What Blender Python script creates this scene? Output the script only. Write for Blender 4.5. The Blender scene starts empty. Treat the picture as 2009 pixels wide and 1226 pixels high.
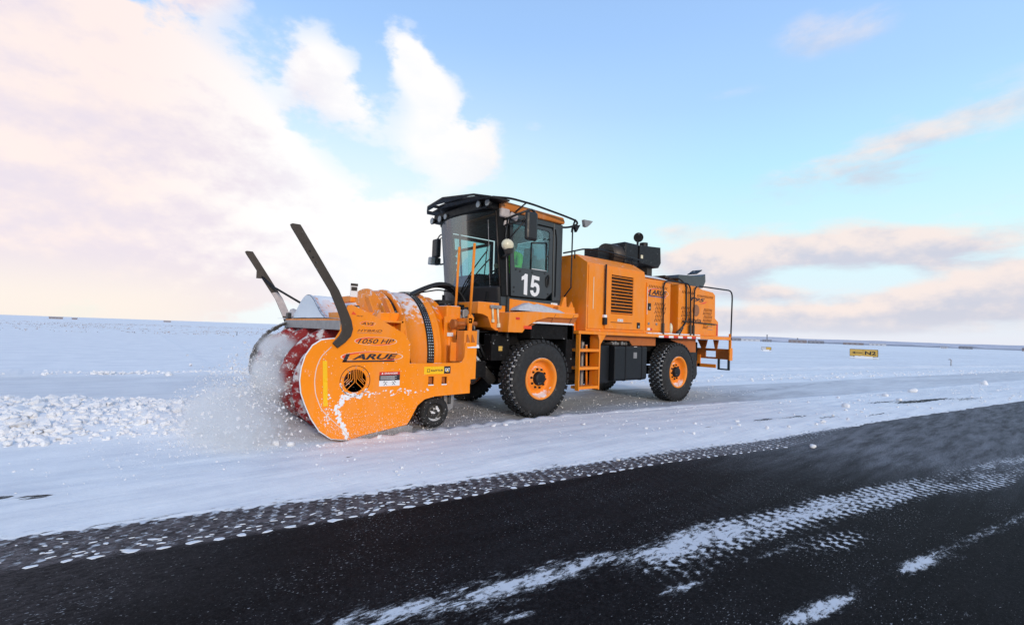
import bpy, bmesh, math, random
import numpy as np
from mathutils import Vector, Matrix
from math import radians as rad, sin, cos, pi

sc = bpy.context.scene
COL = sc.collection
rnd = random.Random(7)
nr = np.random.RandomState(11)

# ------------------------------------------------------------------ camera
cam_d = bpy.data.cameras.new('camera'); cam = bpy.data.objects.new('camera', cam_d); COL.objects.link(cam)
cam_d.sensor_fit = 'HORIZONTAL'; cam_d.sensor_width = 36.0; cam_d.lens = 16.436
cam_d.clip_start = 0.05; cam_d.clip_end = 20000
Rm = Matrix(((0.77652193, -0.05338802, -0.62782435), (-0.62914071, -0.01101526, -0.77721337), (0.03457824, 0.99851309, -0.04214217)))
cam.matrix_world = Matrix.Translation((-5.55, -6.2, 1.5)) @ Rm.to_4x4()
sc.camera = cam
sc.view_settings.view_transform = 'Standard'
try: sc.view_settings.look = 'None'
except Exception: pass
sc.view_settings.exposure = 0.0
sc.view_settings.gamma = 1.0
sc.view_settings.use_curve_mapping = False
sc.cycles.max_bounces = 10; sc.cycles.transparent_max_bounces = 12
sc.cycles.volume_bounces = 6
sc.cycles.volume_step_rate = 1.0; sc.cycles.volume_max_steps = 64

# ------------------------------------------------------------------ node helpers
class NT:
    def __init__(s, tree): s.t = tree; s.n = tree.nodes; s.l = tree.links
    def node(s, typ, **kw):
        nd = s.n.new(typ)
        for k, v in kw.items(): setattr(nd, k, v)
        return nd
    def inp(s, sock, v):
        if v is None: return
        if isinstance(v, bpy.types.NodeSocket): s.l.new(v, sock)
        else: sock.default_value = v
    def m(s, op, a, b=None, c=None, clamp=False):
        nd = s.node('ShaderNodeMath', operation=op, use_clamp=clamp)
        s.inp(nd.inputs[0], a); s.inp(nd.inputs[1], b); s.inp(nd.inputs[2], c)
        return nd.outputs[0]
    def sm(s, x, a, b, o0=0.0, o1=1.0):
        nd = s.node('ShaderNodeMapRange', interpolation_type='SMOOTHSTEP')
        s.inp(nd.inputs[0], x); s.inp(nd.inputs[1], a); s.inp(nd.inputs[2], b); s.inp(nd.inputs[3], o0); s.inp(nd.inputs[4], o1)
        return nd.outputs[0]
    def lin(s, x, a, b, o0=0.0, o1=1.0):
        nd = s.node('ShaderNodeMapRange'); nd.clamp = True
        s.inp(nd.inputs[0], x); s.inp(nd.inputs[1], a); s.inp(nd.inputs[2], b); s.inp(nd.inputs[3], o0); s.inp(nd.inputs[4], o1)
        return nd.outputs[0]
    def mix(s, f, a, b, typ='MIX'):
        nd = s.node('ShaderNodeMix', data_type='RGBA', blend_type=typ)
        s.inp(nd.inputs[0], f); s.inp(nd.inputs[6], c4(a)); s.inp(nd.inputs[7], c4(b))
        return nd.outputs[2]
    def noise(s, vec, scale, detail=4, rough=0.55, dist=0.0):
        nd = s.node('ShaderNodeTexNoise'); s.inp(nd.inputs['Vector'], vec)
        nd.inputs['Scale'].default_value = scale; nd.inputs['Detail'].default_value = detail
        nd.inputs['Roughness'].default_value = rough; nd.inputs['Distortion'].default_value = dist
        return nd.outputs[0]
    def mapping(s, vec, loc=(0, 0, 0), rot=(0, 0, 0), scale=(1, 1, 1)):
        nd = s.node('ShaderNodeMapping'); s.inp(nd.inputs[0], vec)
        nd.inputs[1].default_value = loc; nd.inputs[2].default_value = rot; nd.inputs[3].default_value = scale
        return nd.outputs[0]
    def ramp(s, x, stops):
        nd = s.node('ShaderNodeValToRGB'); s.inp(nd.inputs[0], x); e = nd.color_ramp.elements
        e[0].position = stops[0][0]; e[0].color = c4(stops[0][1])
        e[1].position = stops[-1][0]; e[1].color = c4(stops[-1][1])
        for p, c in stops[1:-1]:
            q = e.new(p); q.color = c4(c)
        return nd.outputs[0]
def c4(c):
    if isinstance(c, bpy.types.NodeSocket): return c
    if isinstance(c, (int, float)): return (c, c, c, 1)
    return (c[0], c[1], c[2], 1) if len(c) == 3 else tuple(c)

# ------------------------------------------------------------------ sun
SUN_TRAVEL = Vector((0.24, 0.93, -0.27)).normalized()
sd = bpy.data.lights.new('sun', 'SUN'); sd.energy = 1.9; sd.angle = rad(10); sd.color = (1.0, 0.84, 0.68)
so = bpy.data.objects.new('sun', sd); COL.objects.link(so)
so.rotation_euler = SUN_TRAVEL.to_track_quat('-Z', 'Y').to_euler(); so.location = (-10, -30, 20)

# ------------------------------------------------------------------ world: hazy winter sky with clouds
w = bpy.data.worlds.new('World'); sc.world = w; w.use_nodes = True
T = NT(w.node_tree); T.n.clear()
out = T.node('ShaderNodeOutputWorld'); bg = T.node('ShaderNodeBackground'); bg.inputs[1].default_value = 0.1
T.l.new(bg.outputs[0], out.inputs[0])
sky = T.node('ShaderNodeTexSky', sky_type='NISHITA'); sky.sun_disc = False
sky.sun_elevation = math.asin(-SUN_TRAVEL.z); sky.sun_rotation = math.atan2(-SUN_TRAVEL.x, -SUN_TRAVEL.y)
sky.air_density = 1.0; sky.dust_density = 2.0
tc = T.node('ShaderNodeTexCoord').outputs['Generated']
sep = T.node('ShaderNodeSeparateXYZ'); T.l.new(tc, sep.inputs[0]); dx, dy, dz = sep.outputs
el = T.m('MULTIPLY', T.m('ARCSINE', dz), 180 / pi)
az = T.m('MULTIPLY', T.m('ARCTAN2', dy, dx), 180 / pi)
base = T.ramp(T.lin(el, 0, 90), [(0, (0.86, 0.86, 0.95)), (0.05, (0.80, 0.94, 1.02)), (0.12, (0.68, 1.0, 1.06)), (0.20, (0.50, 0.88, 1.10)),
                                 (0.28, (0.40, 0.70, 1.10)), (0.36, (0.34, 0.60, 1.05)), (0.5, (0.27, 0.47, 0.86)), (1, (0.17, 0.31, 0.62))])
# the air is paler towards the west
base = T.mix(T.m('MULTIPLY', T.sm(az, 22, 68), T.sm(el, 34, 5)), base, (0.95, 1.02, 1.04))
base = T.mix(T.m('MULTIPLY', T.sm(az, 75, 100), T.sm(el, 9, 0)), base, (1.0, 0.92, 0.80))
pv = T.mapping(tc, scale=(1, 1, 1.7))
n1 = T.noise(pv, 8.0, 10, 0.58, 0.0)
pv2 = T.mapping(tc, loc=(0, 0, 0.04), scale=(1, 1, 1.7))
n2 = T.noise(pv2, 8.0, 6, 0.58, 0.0)
nb = T.noise(T.mapping(tc, loc=(3, 1, 0), scale=(1, 1, 3.4)), 5.0, 8, 0.6, 0.2)
east = T.sm(az, 62, 34)      # 1 towards the east
# (az, el, half width, half height, tilt, weight)
CL = [(98, 15, 13, 12, 0.0, 1.3), (88, 18.5, 9, 7, -0.1, 1.2), (80, 18.0, 8, 3.2, 0.45, 1.15), (74.2, 26.6, 4.2, 3.8, 0.2, 1.1), (70.5, 24.0, 2.4, 2.0, 0.3, 0.6),
      (64.6, 29.8, 3.4, 2.8, 0.3, 1.1), (61.6, 26.8, 3.6, 2.4, 0.2, 0.9), (59.5, 21.4, 6.2, 3.6, 0.1, 1.25), (57, 20, 3, 2.5, 0, 0.8), (66, 13, 7, 3.5, 0, 0.6), (70, 9, 12, 4.2, 0.0, 0.8), (86, 6, 26, 6.5, 0.0, 1.2),
      (112, 28, 16, 13, 0, 1.0), (54.5, 24.5, 1.6, 1.4, 0, 0.35), (86, 31, 4, 2, -.4, .7), (100, 27, 7, 4, 0, .8),
      (9.5, 18.6, 9, 3.4, -0.10, 0.62), (19, 16.8, 9, 2.4, -0.06, 0.45), (-3, 20.0, 6, 3.0, -0.05, 0.55), (15, 9.6, 11.5, 2.3, 0.0, 1.8), (27.5, 8.4, 5.5, 2.3, 0.08, 1.5),
      (2, 6.2, 6, 1.5, 0.06, 1.3), (8, 4.6, 10, 1.3, -0.02, 1.6), (24, 5.2, 7, 0.9, 0.0, 1.2), (16, 3.0, 16, 0.9, 0.0, 1.4), (26, 1.6, 24, 0.9, 0.0, 1.1), (40, 5, 8, 3, 0, .4),
      (16, 29.5, 8, 2.6, 0.10, 0.40), (27, 26, 7, 1.6, 0, .25), (3.5, 12.6, 4, 1.0, 0, 0.5), (33, 12.5, 6, 1.0, 0, 0.45), (49, 24, 2.0, 1.0, 0, 0.3)]
field = None; low = None
for (a0, e0, ra, re, tl, wt) in CL:
    u = T.m('SUBTRACT', az, a0); v = T.m('SUBTRACT', el, T.m('MULTIPLY_ADD', u, tl, e0))
    uu = T.m('DIVIDE', u, ra); vv = T.m('DIVIDE', v, re)
    d2 = T.m('MULTIPLY_ADD', uu, uu, T.m('MULTIPLY', vv, vv))
    f = T.m('MULTIPLY', T.m('EXPONENT', T.m('MULTIPLY', d2, -1.0)), wt)
    sh = T.m('MULTIPLY', f, vv)
    field = f if field is None else T.m('ADD', field, f)
    low = sh if low is None else T.m('ADD', low, sh)
outside = T.sm(T.m('ABSOLUTE', T.m('SUBTRACT', az, 52)), 62, 95)       # scattered clouds all round
field = T.m('ADD', field, T.m('MULTIPLY', outside, T.sm(T.noise(pv, 1.7, 3), 0.42, 0.62, 0.0, 0.8)))
nn = T.mix(T.lin(east, 0, 1, 0.12, 0.75), n1, nb)
dens = T.m('MULTIPLY_ADD', T.m('SUBTRACT', nn, 0.51), 3.6, field)
dens = T.m('MULTIPLY', dens, T.sm(field, 0.02, 0.30))
cov = T.sm(dens, 0.22, T.lin(east, 0, 1, 0.72, 1.05))
lit = T.m('ADD', T.m('MULTIPLY', T.m('SUBTRACT', n1, n2), 2.6), T.m('DIVIDE', low, T.m('ADD', field, 0.25)))
litf = T.sm(lit, -0.55, 0.45)
cw = T.mix(T.sm(az, 76, 94), (1.10, 1.06, 1.04), (1.08, 0.90, 0.85))
ctop = T.mix(east, cw, (1.0, 0.85, 0.80))
clow = T.mix(east, T.mix(T.sm(az, 68, 84), (1.02, 1.02, 1.04), (0.88, 0.77, 0.86)), (0.63, 0.64, 0.76))
cc = T.mix(litf, clow, ctop)
cc = T.mix(T.m('MULTIPLY', T.sm(az, 70, 92), T.sm(el, 7, 1)), cc, (1.05, 0.93, 0.84))
cc = T.mix(T.m('MULTIPLY', T.sm(az, 45, 10), T.sm(el, 3.2, 0)), cc, (0.76, 0.77, 0.87))
custom = T.mix(T.m('MULTIPLY', cov, T.sm(field, 0.1, 0.9, 0.35, 0.97)), base, cc)
ten = T.mix(1.0, custom, (10, 10, 10), 'MULTIPLY')
fin = T.mix(0.95, sky.outputs[0], T.mix(T.sm(el, 60, 25, 0.0, 0.09), ten, (9.6, 10.4, 10.4)))
T.l.new(fin, bg.inputs[0])
try: w.cycles.sampling_method = 'MANUAL'; w.cycles.sample_map_resolution = 512
except Exception: pass

# ------------------------------------------------------------------ materials
def new_mat(name):
    mt = bpy.data.materials.new(name); mt.use_nodes = True
    t = NT(mt.node_tree); t.n.clear()
    o = t.node('ShaderNodeOutputMaterial'); b = t.node('ShaderNodeBsdfPrincipled'); t.l.new(b.outputs[0], o.inputs[0])
    return mt, t, b, o
def bump(t, b, h, strength=0.3, dist=0.01):
    bp = t.node('ShaderNodeBump'); bp.inputs['Strength'].default_value = strength; bp.inputs['Distance'].default_value = dist
    t.inp(bp.inputs['Height'], h); t.l.new(bp.outputs[0], b.inputs['Normal'])
def simple(name, col, rough=0.5, metal=0.0, var=0.12, snow=0.0, spec=0.5, grime=0.0, coat=0.0, scale=6.0, dotty=0.0, film=0.0):
    mt, t, b, o = new_mat(name)
    oc = t.node('ShaderNodeTexCoord').outputs['Object']
    geo = t.node('ShaderNodeNewGeometry')
    n = t.noise(oc, scale, 6, 0.6)
    c = t.mix(n, tuple(v * (1 - var) for v in col), tuple(min(1, v * (1 + var)) for v in col))
    if grime:
        g = t.sm(t.noise(oc, 2.3, 8, 0.7), 0.5, 0.75, 0, grime)
        c = t.mix(g, c, tuple(v * 0.45 + 0.02 for v in col))
    if film: c = t.mix(t.sm(t.noise(t.mapping(oc, scale=(1, 1, 0.35)), 3.5, 9, 0.75), 0.42, 0.72, 0, film), c, (0.62, 0.42, 0.30))
    r = t.lin(t.noise(oc, 14, 5, 0.7), 0.3, 0.7, rough * 0.75, min(1, rough * 1.3))
    if snow or dotty:
        sep = t.node('ShaderNodeSeparateXYZ'); t.l.new(geo.outputs['Normal'], sep.inputs[0])
        up = t.sm(sep.outputs[2], 0.25, 0.95)
        nz = t.noise(oc, 9, 9, 0.75)
        f = t.sm(t.m('MULTIPLY_ADD', up, snow * 0.42, nz), 0.62, 0.74)
        if dotty:
            d = t.sm(t.m('MULTIPLY_ADD', t.noise(oc, 1.6, 4), 0.35, t.noise(oc, 48, 3, 0.6)), 0.985 - dotty * 0.2, 1.06 - dotty * 0.2)
            f = t.m('MAXIMUM', f, t.m('MULTIPLY', d, 0.75))
        c = t.mix(t.m('MULTIPLY', f, 0.85), c, (0.78, 0.80, 0.84)); r = t.m('MAXIMUM', r, t.m('MULTIPLY', f, 0.8))
    t.inp(b.inputs['Base Color'], c); t.inp(b.inputs['Roughness'], r); b.inputs['Metallic'].default_value = metal
    b.inputs['Specular IOR Level'].default_value = spec
    if coat: b.inputs['Coat Weight'].default_value = coat; b.inputs['Coat Roughness'].default_value = 0.15
    bump(t, b, t.noise(oc, 60, 4), 0.06, 0.002)
    return mt
ORANGE = (0.86, 0.250, 0.010)
M = {}
M['orange'] = simple('orange_paint', ORANGE, 0.42, var=0.05, snow=0.15, grime=0.25, spec=0.3, dotty=0.05, film=0.22)
M['orange_head'] = simple('orange_paint_speckled_with_snow', (0.92, 0.262, 0.004), 0.45, var=0.04, snow=0.35, spec=0.25, dotty=0.35, film=0.15)
M['orange_snowy'] = simple('orange_paint_under_snow_dust', ORANGE, 0.5, var=0.06, snow=0.6, spec=0.3, dotty=0.4, film=0.25)
M['orange_clean'] = simple('orange_gloss_paint', (0.86, 0.26, 0.02), 0.32, var=0.05, snow=0.2, coat=0.2)
M['dark_orange'] = simple('dark_grimy_orange_paint', (0.42, 0.12, 0.02), 0.6, var=0.2, grime=0.6)  # dark, grimy orange; on the rear bumper its darkness paints in shade
M['roof'] = simple('dusty_shaded_orange_roof', (0.52, 0.17, 0.03), 0.6, var=0.15, snow=1.0, spec=0.2, dotty=0.3, film=0.5)  # snow-dusted roof; base orange darkened to paint in its shade
M['yellow'] = simple('yellow_reflector', (0.92, 0.52, 0.01), 0.3, var=0.05)
M['black'] = simple('black_paint', (0.010, 0.010, 0.012), 0.5, var=0.2, snow=0.15, spec=0.3)
M['black_snowy'] = simple('black_paint_snowed_on', (0.03, 0.028, 0.026), 0.5, var=0.3, snow=0.6, dotty=0.5)
M['steel'] = simple('dark_worn_steel', (0.050, 0.040, 0.034), 0.5, 0.4, var=0.35, snow=0.2, dotty=0.35)
M['grey_steel'] = simple('grey_galvanised_steel', (0.30, 0.29, 0.29), 0.5, 0.5, var=0.3, snow=0.6)
M['chrome'] = simple('bright_metal', (0.7, 0.7, 0.68), 0.25, 0.9)
M['charcoal'] = simple('charcoal_cab_paint', (0.036, 0.043, 0.049), 0.36, var=0.10, coat=0.1)
M['dark'] = simple('dark_machinery', (0.007, 0.007, 0.008), 0.8, var=0.5, snow=0.2, spec=0.2)
M['cabin'] = simple('black_cabin_trim', (0.008, 0.009, 0.010), 0.85, spec=0.2)
M['seat'] = simple('dark_seat_fabric', (0.03, 0.035, 0.04), 0.9, var=0.2)
M['rubber'] = simple('tyre_rubber', (0.016, 0.016, 0.017), 0.75, var=0.25, dotty=0.25)
M['rubber_snow'] = simple('snow_packed_tread', (0.55, 0.56, 0.58), 0.85, var=0.5, snow=0.2, dotty=0.6)
M['plastic'] = simple('black_plastic', (0.012, 0.012, 0.013), 0.45)
M['tank'] = simple('black_tank_plastic', (0.009, 0.011, 0.014), 0.4, var=0.15, spec=0.35)
M['white'] = simple('white_vinyl', (0.80, 0.79, 0.80), 0.4, var=0.03)
M['cream'] = simple('cream_lamp', (0.72, 0.66, 0.48), 0.3, var=0.06, snow=0.2)
M['lens'] = simple('grey_lens', (0.30, 0.32, 0.34), 0.15, var=0.05)
M['ink'] = simple('black_ink', (0.012, 0.012, 0.02), 0.5)
M['red'] = simple('red_vinyl', (0.62, 0.03, 0.02), 0.4)
M['swoosh'] = simple('orange_red_vinyl', (0.80, 0.07, 0.015), 0.4)
M['pale'] = simple('pale_vinyl_outline', (0.80, 0.62, 0.50), 0.5)
M['blue'] = simple('blue_vinyl', (0.10, 0.16, 0.42), 0.5)
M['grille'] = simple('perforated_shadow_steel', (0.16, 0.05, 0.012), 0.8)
M['logo'] = simple('brown_round_badge', (0.30, 0.12, 0.05), 0.6, var=0.4)
M['dirty'] = simple('old_dirty_snow', (0.50, 0.50, 0.54), 0.9, var=0.3, scale=18)
M['frost'] = simple('grey_pink_frost', (0.50, 0.44, 0.43), 0.9, var=0.35, scale=14)
M['mirror'] = simple('mirror_glass', (0.8, 0.8, 0.8), 0.05, 1.0, var=0)
M['hivis'] = simple('green_safety_jacket', (0.25, 0.80, 0.05), 0.8)
M['navy'] = simple('dark_trousers', (0.02, 0.03, 0.05), 0.9)
M['skin'] = simple('skin', (0.55, 0.32, 0.24), 0.6, var=0.08)
M['hair'] = simple('dark_hair', (0.03, 0.02, 0.015), 0.8)
M['hose'] = simple('black_hose', (0.012, 0.012, 0.013), 0.5)
M['sign_yellow'] = simple('yellow_sign_face', (0.62, 0.38, 0.08), 0.6, var=0.08, scale=3)
M['far_dark'] = simple('hazed_dark_cladding', (0.20, 0.21, 0.25), 0.9)  # dark cladding lightened to paint in distance haze
M['far_white2'] = simple('distant_window', (0.30, 0.30, 0.34), 0.6)
M['far_white'] = simple('distant_pale_cladding', (0.55, 0.56, 0.60), 0.9)
M['far_brown'] = simple('distant_brown_cladding', (0.24, 0.20, 0.20), 0.9)

def red_auger():
    mt, t, b, o = new_mat('red_auger_paint_caked_with_snow')
    oc = t.node('ShaderNodeTexCoord').outputs['Object']
    n = t.noise(oc, 7, 9, 0.7)
    f = t.sm(n, 0.50, 0.60)
    c = t.mix(f, (0.26, 0.006, 0.008), (0.62, 0.63, 0.68))
    t.inp(b.inputs['Base Color'], c); b.inputs['Roughness'].default_value = 0.6
    bump(t, b, n, 0.8, 0.05); return mt
M['auger'] = red_auger()
M['deep_red'] = simple('dark_red_housing_inside', (0.20, 0.006, 0.008), 0.6, var=0.3, dotty=0.6)

def snow_plain_mat(name, pebbly=1.0):
    mt, t, b, o = new_mat(name)
    oc = t.node('ShaderNodeTexCoord').outputs['Object']
    c = t.mix(t.noise(oc, 3, 8, 0.6), (0.74, 0.76, 0.80), (0.86, 0.87, 0.89))
    t.inp(b.inputs['Base Color'], c); b.inputs['Roughness'].default_value = 0.75
    b.inputs['Specular IOR Level'].default_value = 0.3
    bump(t, b, t.noise(oc, 40 , 8, 0.7), 0.5 * pebbly, 0.01)
    return mt
M['snow'] = snow_plain_mat('loose_snow')
def snow_chunk():
    mt, t, b, o = new_mat('broken_snow_lumps')
    oc = t.node('ShaderNodeTexCoord').outputs['Object']
    c = t.mix(t.noise(oc, 5, 8, 0.6), (0.74, 0.74, 0.76), (0.86, 0.85, 0.85))
    t.inp(b.inputs['Base Color'], c); b.inputs['Roughness'].default_value = 0.8
    b.inputs['Subsurface Weight'].default_value = 0.0
    bump(t, b, t.noise(oc, 35, 8, 0.7), 0.5, 0.02)
    return mt
M['chunk'] = snow_chunk()

RUN = Matrix.Rotation(math.atan2(-0.155, 1), 4, 'Z')
RZ = math.atan2(-0.155, 1)
def asphalt_color(t, oc):
    st = t.mapping(oc, rot=(0, 0, -RZ), scale=(0.35, 1, 1))
    a = t.mix(t.noise(st, 2.2, 8, 0.65), (0.0015, 0.0015, 0.002), (0.008, 0.0065, 0.0065))
    g = t.noise(oc, 130, 3, 0.7)
    a = t.mix(t.sm(t.m('MULTIPLY_ADD', t.noise(oc, 45, 5, 0.75), 0.6, t.m('MULTIPLY', g, 0.4)), 0.42, 0.68, 0, 0.70), a, (0.036, 0.032, 0.033))
    return a, g
def asphalt_mat():
    mt, t, b, o = new_mat('runway_asphalt')
    oc = t.node('ShaderNodeTexCoord').outputs['Object']
    at = t.node('ShaderNodeAttribute', attribute_name='cover')
    sp = t.node('ShaderNodeSeparateColor'); t.l.new(at.outputs['Color'], sp.inputs[0])
    cover, dust, warm = sp.outputs
    a, g = asphalt_color(t, oc)
    st = t.mapping(oc, rot=(0, 0, -RZ), scale=(0.5, 1.25, 1))
    a = t.mix(t.m('MULTIPLY', warm, t.sm(t.noise(st, 30, 6, 0.75), 0.36, 0.64, 0.1, 1.0)), a, (0.17, 0.145, 0.145))
    # thin dust
    dn = t.sm(t.noise(t.mapping(oc, rot=(0, 0, -RZ - 0.5), scale=(0.25, 1.6, 1)), 4.0, 8, 0.7), 0.28, 0.72)
    df = t.m('MULTIPLY', dust, t.m('MULTIPLY_ADD', dn, 0.8, 0.25))
    sp1 = t.noise(oc, 75, 4, 0.7)
    df2 = t.m('MULTIPLY', df, t.sm(sp1, 0.38, 0.62, 0.15, 1.0))
    a = t.mix(t.m('MULTIPLY', df2, 0.95), a, (0.34, 0.35, 0.38))
    # snow patches with crisp ragged edges
    n = t.noise(st, 20, 10, 0.82, 0.4)
    thr = t.lin(cover, 0, 1, 0.80, 0.38)
    nd = t.m('SUBTRACT', n, thr)
    f = t.m('ADD', t.sm(nd, -0.07, 0.06, 0, 0.30), t.sm(nd, 0.0, 0.05, 0, 0.58))
    fl = t.sm(t.m('MULTIPLY_ADD', t.noise(oc, 1.3, 3), 0.25, t.noise(st, 75, 3, 0.6)), 0.765, 0.86, 0, 0.6)
    f = t.m('MAXIMUM', f, fl)
    c = t.mix(f, a, (0.78, 0.80, 0.84))
    t.inp(b.inputs['Base Color'], c)
    t.inp(b.inputs['Roughness'], t.lin(f, 0, 1, 0.62, 0.8)); b.inputs['Specular IOR Level'].default_value = 0.03
    bump(t, b, t.m('ADD', t.m('MULTIPLY', f, 0.9), t.m('MULTIPLY', g, 0.4)), 0.7, 0.012)
    return mt
M['asphalt'] = asphalt_mat()
def snow_field_mat():
    mt, t, b, o = new_mat('runway_shoulder_snow')
    oc = t.node('ShaderNodeTexCoord').outputs['Object']
    at = t.node('ShaderNodeAttribute', attribute_name='cover')
    sp = t.node('ShaderNodeSeparateColor'); t.l.new(at.outputs['Color'], sp.inputs[0])
    thin, bare, crum = sp.outputs
    st = t.mapping(oc, rot=(0, 0, -RZ), scale=(0.12, 1.3, 1))
    n1 = t.noise(st, 5, 8, 0.65)
    c = t.mix(t.sm(t.m('MULTIPLY_ADD', t.noise(oc, 1.2, 7, 0.7), 0.45, t.m('MULTIPLY', n1, 0.55)), 0.30, 0.62), (0.70, 0.72, 0.76), (0.90, 0.905, 0.91))
    c = t.mix(t.sm(t.noise(oc, 90, 3, 0.6), 0.62, 0.75, 0, 0.7), c, (0.93, 0.93, 0.95))
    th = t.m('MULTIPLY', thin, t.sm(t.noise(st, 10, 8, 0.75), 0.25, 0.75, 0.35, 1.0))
    c = t.mix(th, c, (0.27, 0.27, 0.30))  # grey of thin snow and of the painted shadow under the truck
    c = t.mix(t.m('MULTIPLY', crum, 0.5), c, (0.92, 0.89, 0.87))
    a, g = asphalt_color(t, oc)
    nbx = t.noise(t.mapping(oc, rot=(0, 0, -RZ), scale=(0.35, 1.6, 1)), 14, 9, 0.78)
    bf = t.sm(t.m('SUBTRACT', nbx, t.lin(bare, 0, 1, 0.92, 0.36)), -0.05, 0.06)
    c = t.mix(bf, c, a)
    t.inp(b.inputs['Base Color'], c); b.inputs['Roughness'].default_value = 0.7; b.inputs['Specular IOR Level'].default_value = 0.3
    hh = t.m('ADD', t.m('MULTIPLY', t.noise(oc, 28, 9, 0.75), 0.7), t.m('MULTIPLY', t.noise(t.mapping(oc, rot=(0, 0, -RZ), scale=(0.06, 1, 1)), 22, 4), 0.6))
    hh = t.m('SUBTRACT', hh, t.m('MULTIPLY', bf, 0.8))
    bump(t, b, hh, 0.55, 0.02)
    return mt
M['snow_field'] = snow_field_mat()
def plain_mat():
    mt, t, b, o = new_mat('open_snow_plain')
    oc = t.node('ShaderNodeTexCoord').outputs['Object']
    c = t.mix(t.noise(t.mapping(oc, scale=(1, 0.3, 1)), 0.05, 9, 0.65), (0.80, 0.815, 0.84), (0.92, 0.925, 0.93))
    # grass and stubble showing through
    band = t.noise(t.mapping(oc, scale=(0.4, 1, 1)), 0.02, 4, 0.6)
    sps = t.sm(t.m('MULTIPLY_ADD', band, 0.45, t.noise(oc, 0.6, 5, 0.7)), 0.80, 0.86, 0, 0.55)
    c = t.mix(sps, c, (0.42, 0.36, 0.34))
    t.inp(b.inputs['Base Color'], c); b.inputs['Roughness'].default_value = 0.8
    bump(t, b, t.noise(oc, 1.5, 8, 0.7), 0.4, 0.1)
    return mt
M['plain'] = plain_mat()

def glass_mat(name, tint, frost=False):
    mt = bpy.data.materials.new(name); mt.use_nodes = True; t = NT(mt.node_tree); t.n.clear()
    o = t.node('ShaderNodeOutputMaterial')
    tr = t.node('ShaderNodeBsdfTransparent'); tr.inputs[0].default_value = c4(tint)
    gl = t.node('ShaderNodeBsdfGlossy'); gl.inputs['Roughness'].default_value = 0.03; gl.inputs[0].default_value = (0.9, 0.95, 1, 1)
    fr = t.node('ShaderNodeFresnel'); fr.inputs[0].default_value = 1.45
    mx = t.node('ShaderNodeMixShader'); t.l.new(t.m('MULTIPLY', fr.outputs[0], 0.22 if frost else 0.9), mx.inputs[0]); t.l.new(tr.outputs[0], mx.inputs[1]); t.l.new(gl.outputs[0], mx.inputs[2])
    last = mx.outputs[0]
    if frost:
        oc = t.node('ShaderNodeTexCoord').outputs['Object']
        sp = t.node('ShaderNodeSeparateXYZ'); t.l.new(oc, sp.inputs[0])
        n = t.noise(t.mapping(oc, scale=(1, 2.5, 0.5)), 3.2, 8, 0.65)
        f = t.m('MULTIPLY_ADD', t.m('SUBTRACT', n, 0.5), 0.8, t.lin(sp.outputs[1], 0.4, 2.1, 0.0, 1.0))
        f = t.sm(f, 0.25, 1.05, 0.03, 0.8)
        df = t.node('ShaderNodeBsdfDiffuse'); df.inputs[0].default_value = (0.20, 0.21, 0.23, 1)
        m2 = t.node('ShaderNodeMixShader'); t.l.new(f, m2.inputs[0]); t.l.new(last, m2.inputs[1]); t.l.new(df.outputs[0], m2.inputs[2]); last = m2.outputs[0]
    t.l.new(last, o.inputs[0]); return mt
M['glass'] = glass_mat('tinted_cab_glass', (0.66, 0.86, 0.86))
M['windscreen'] = glass_mat('dirty_windscreen_glass', (0.50, 0.68, 0.70), True)

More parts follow.
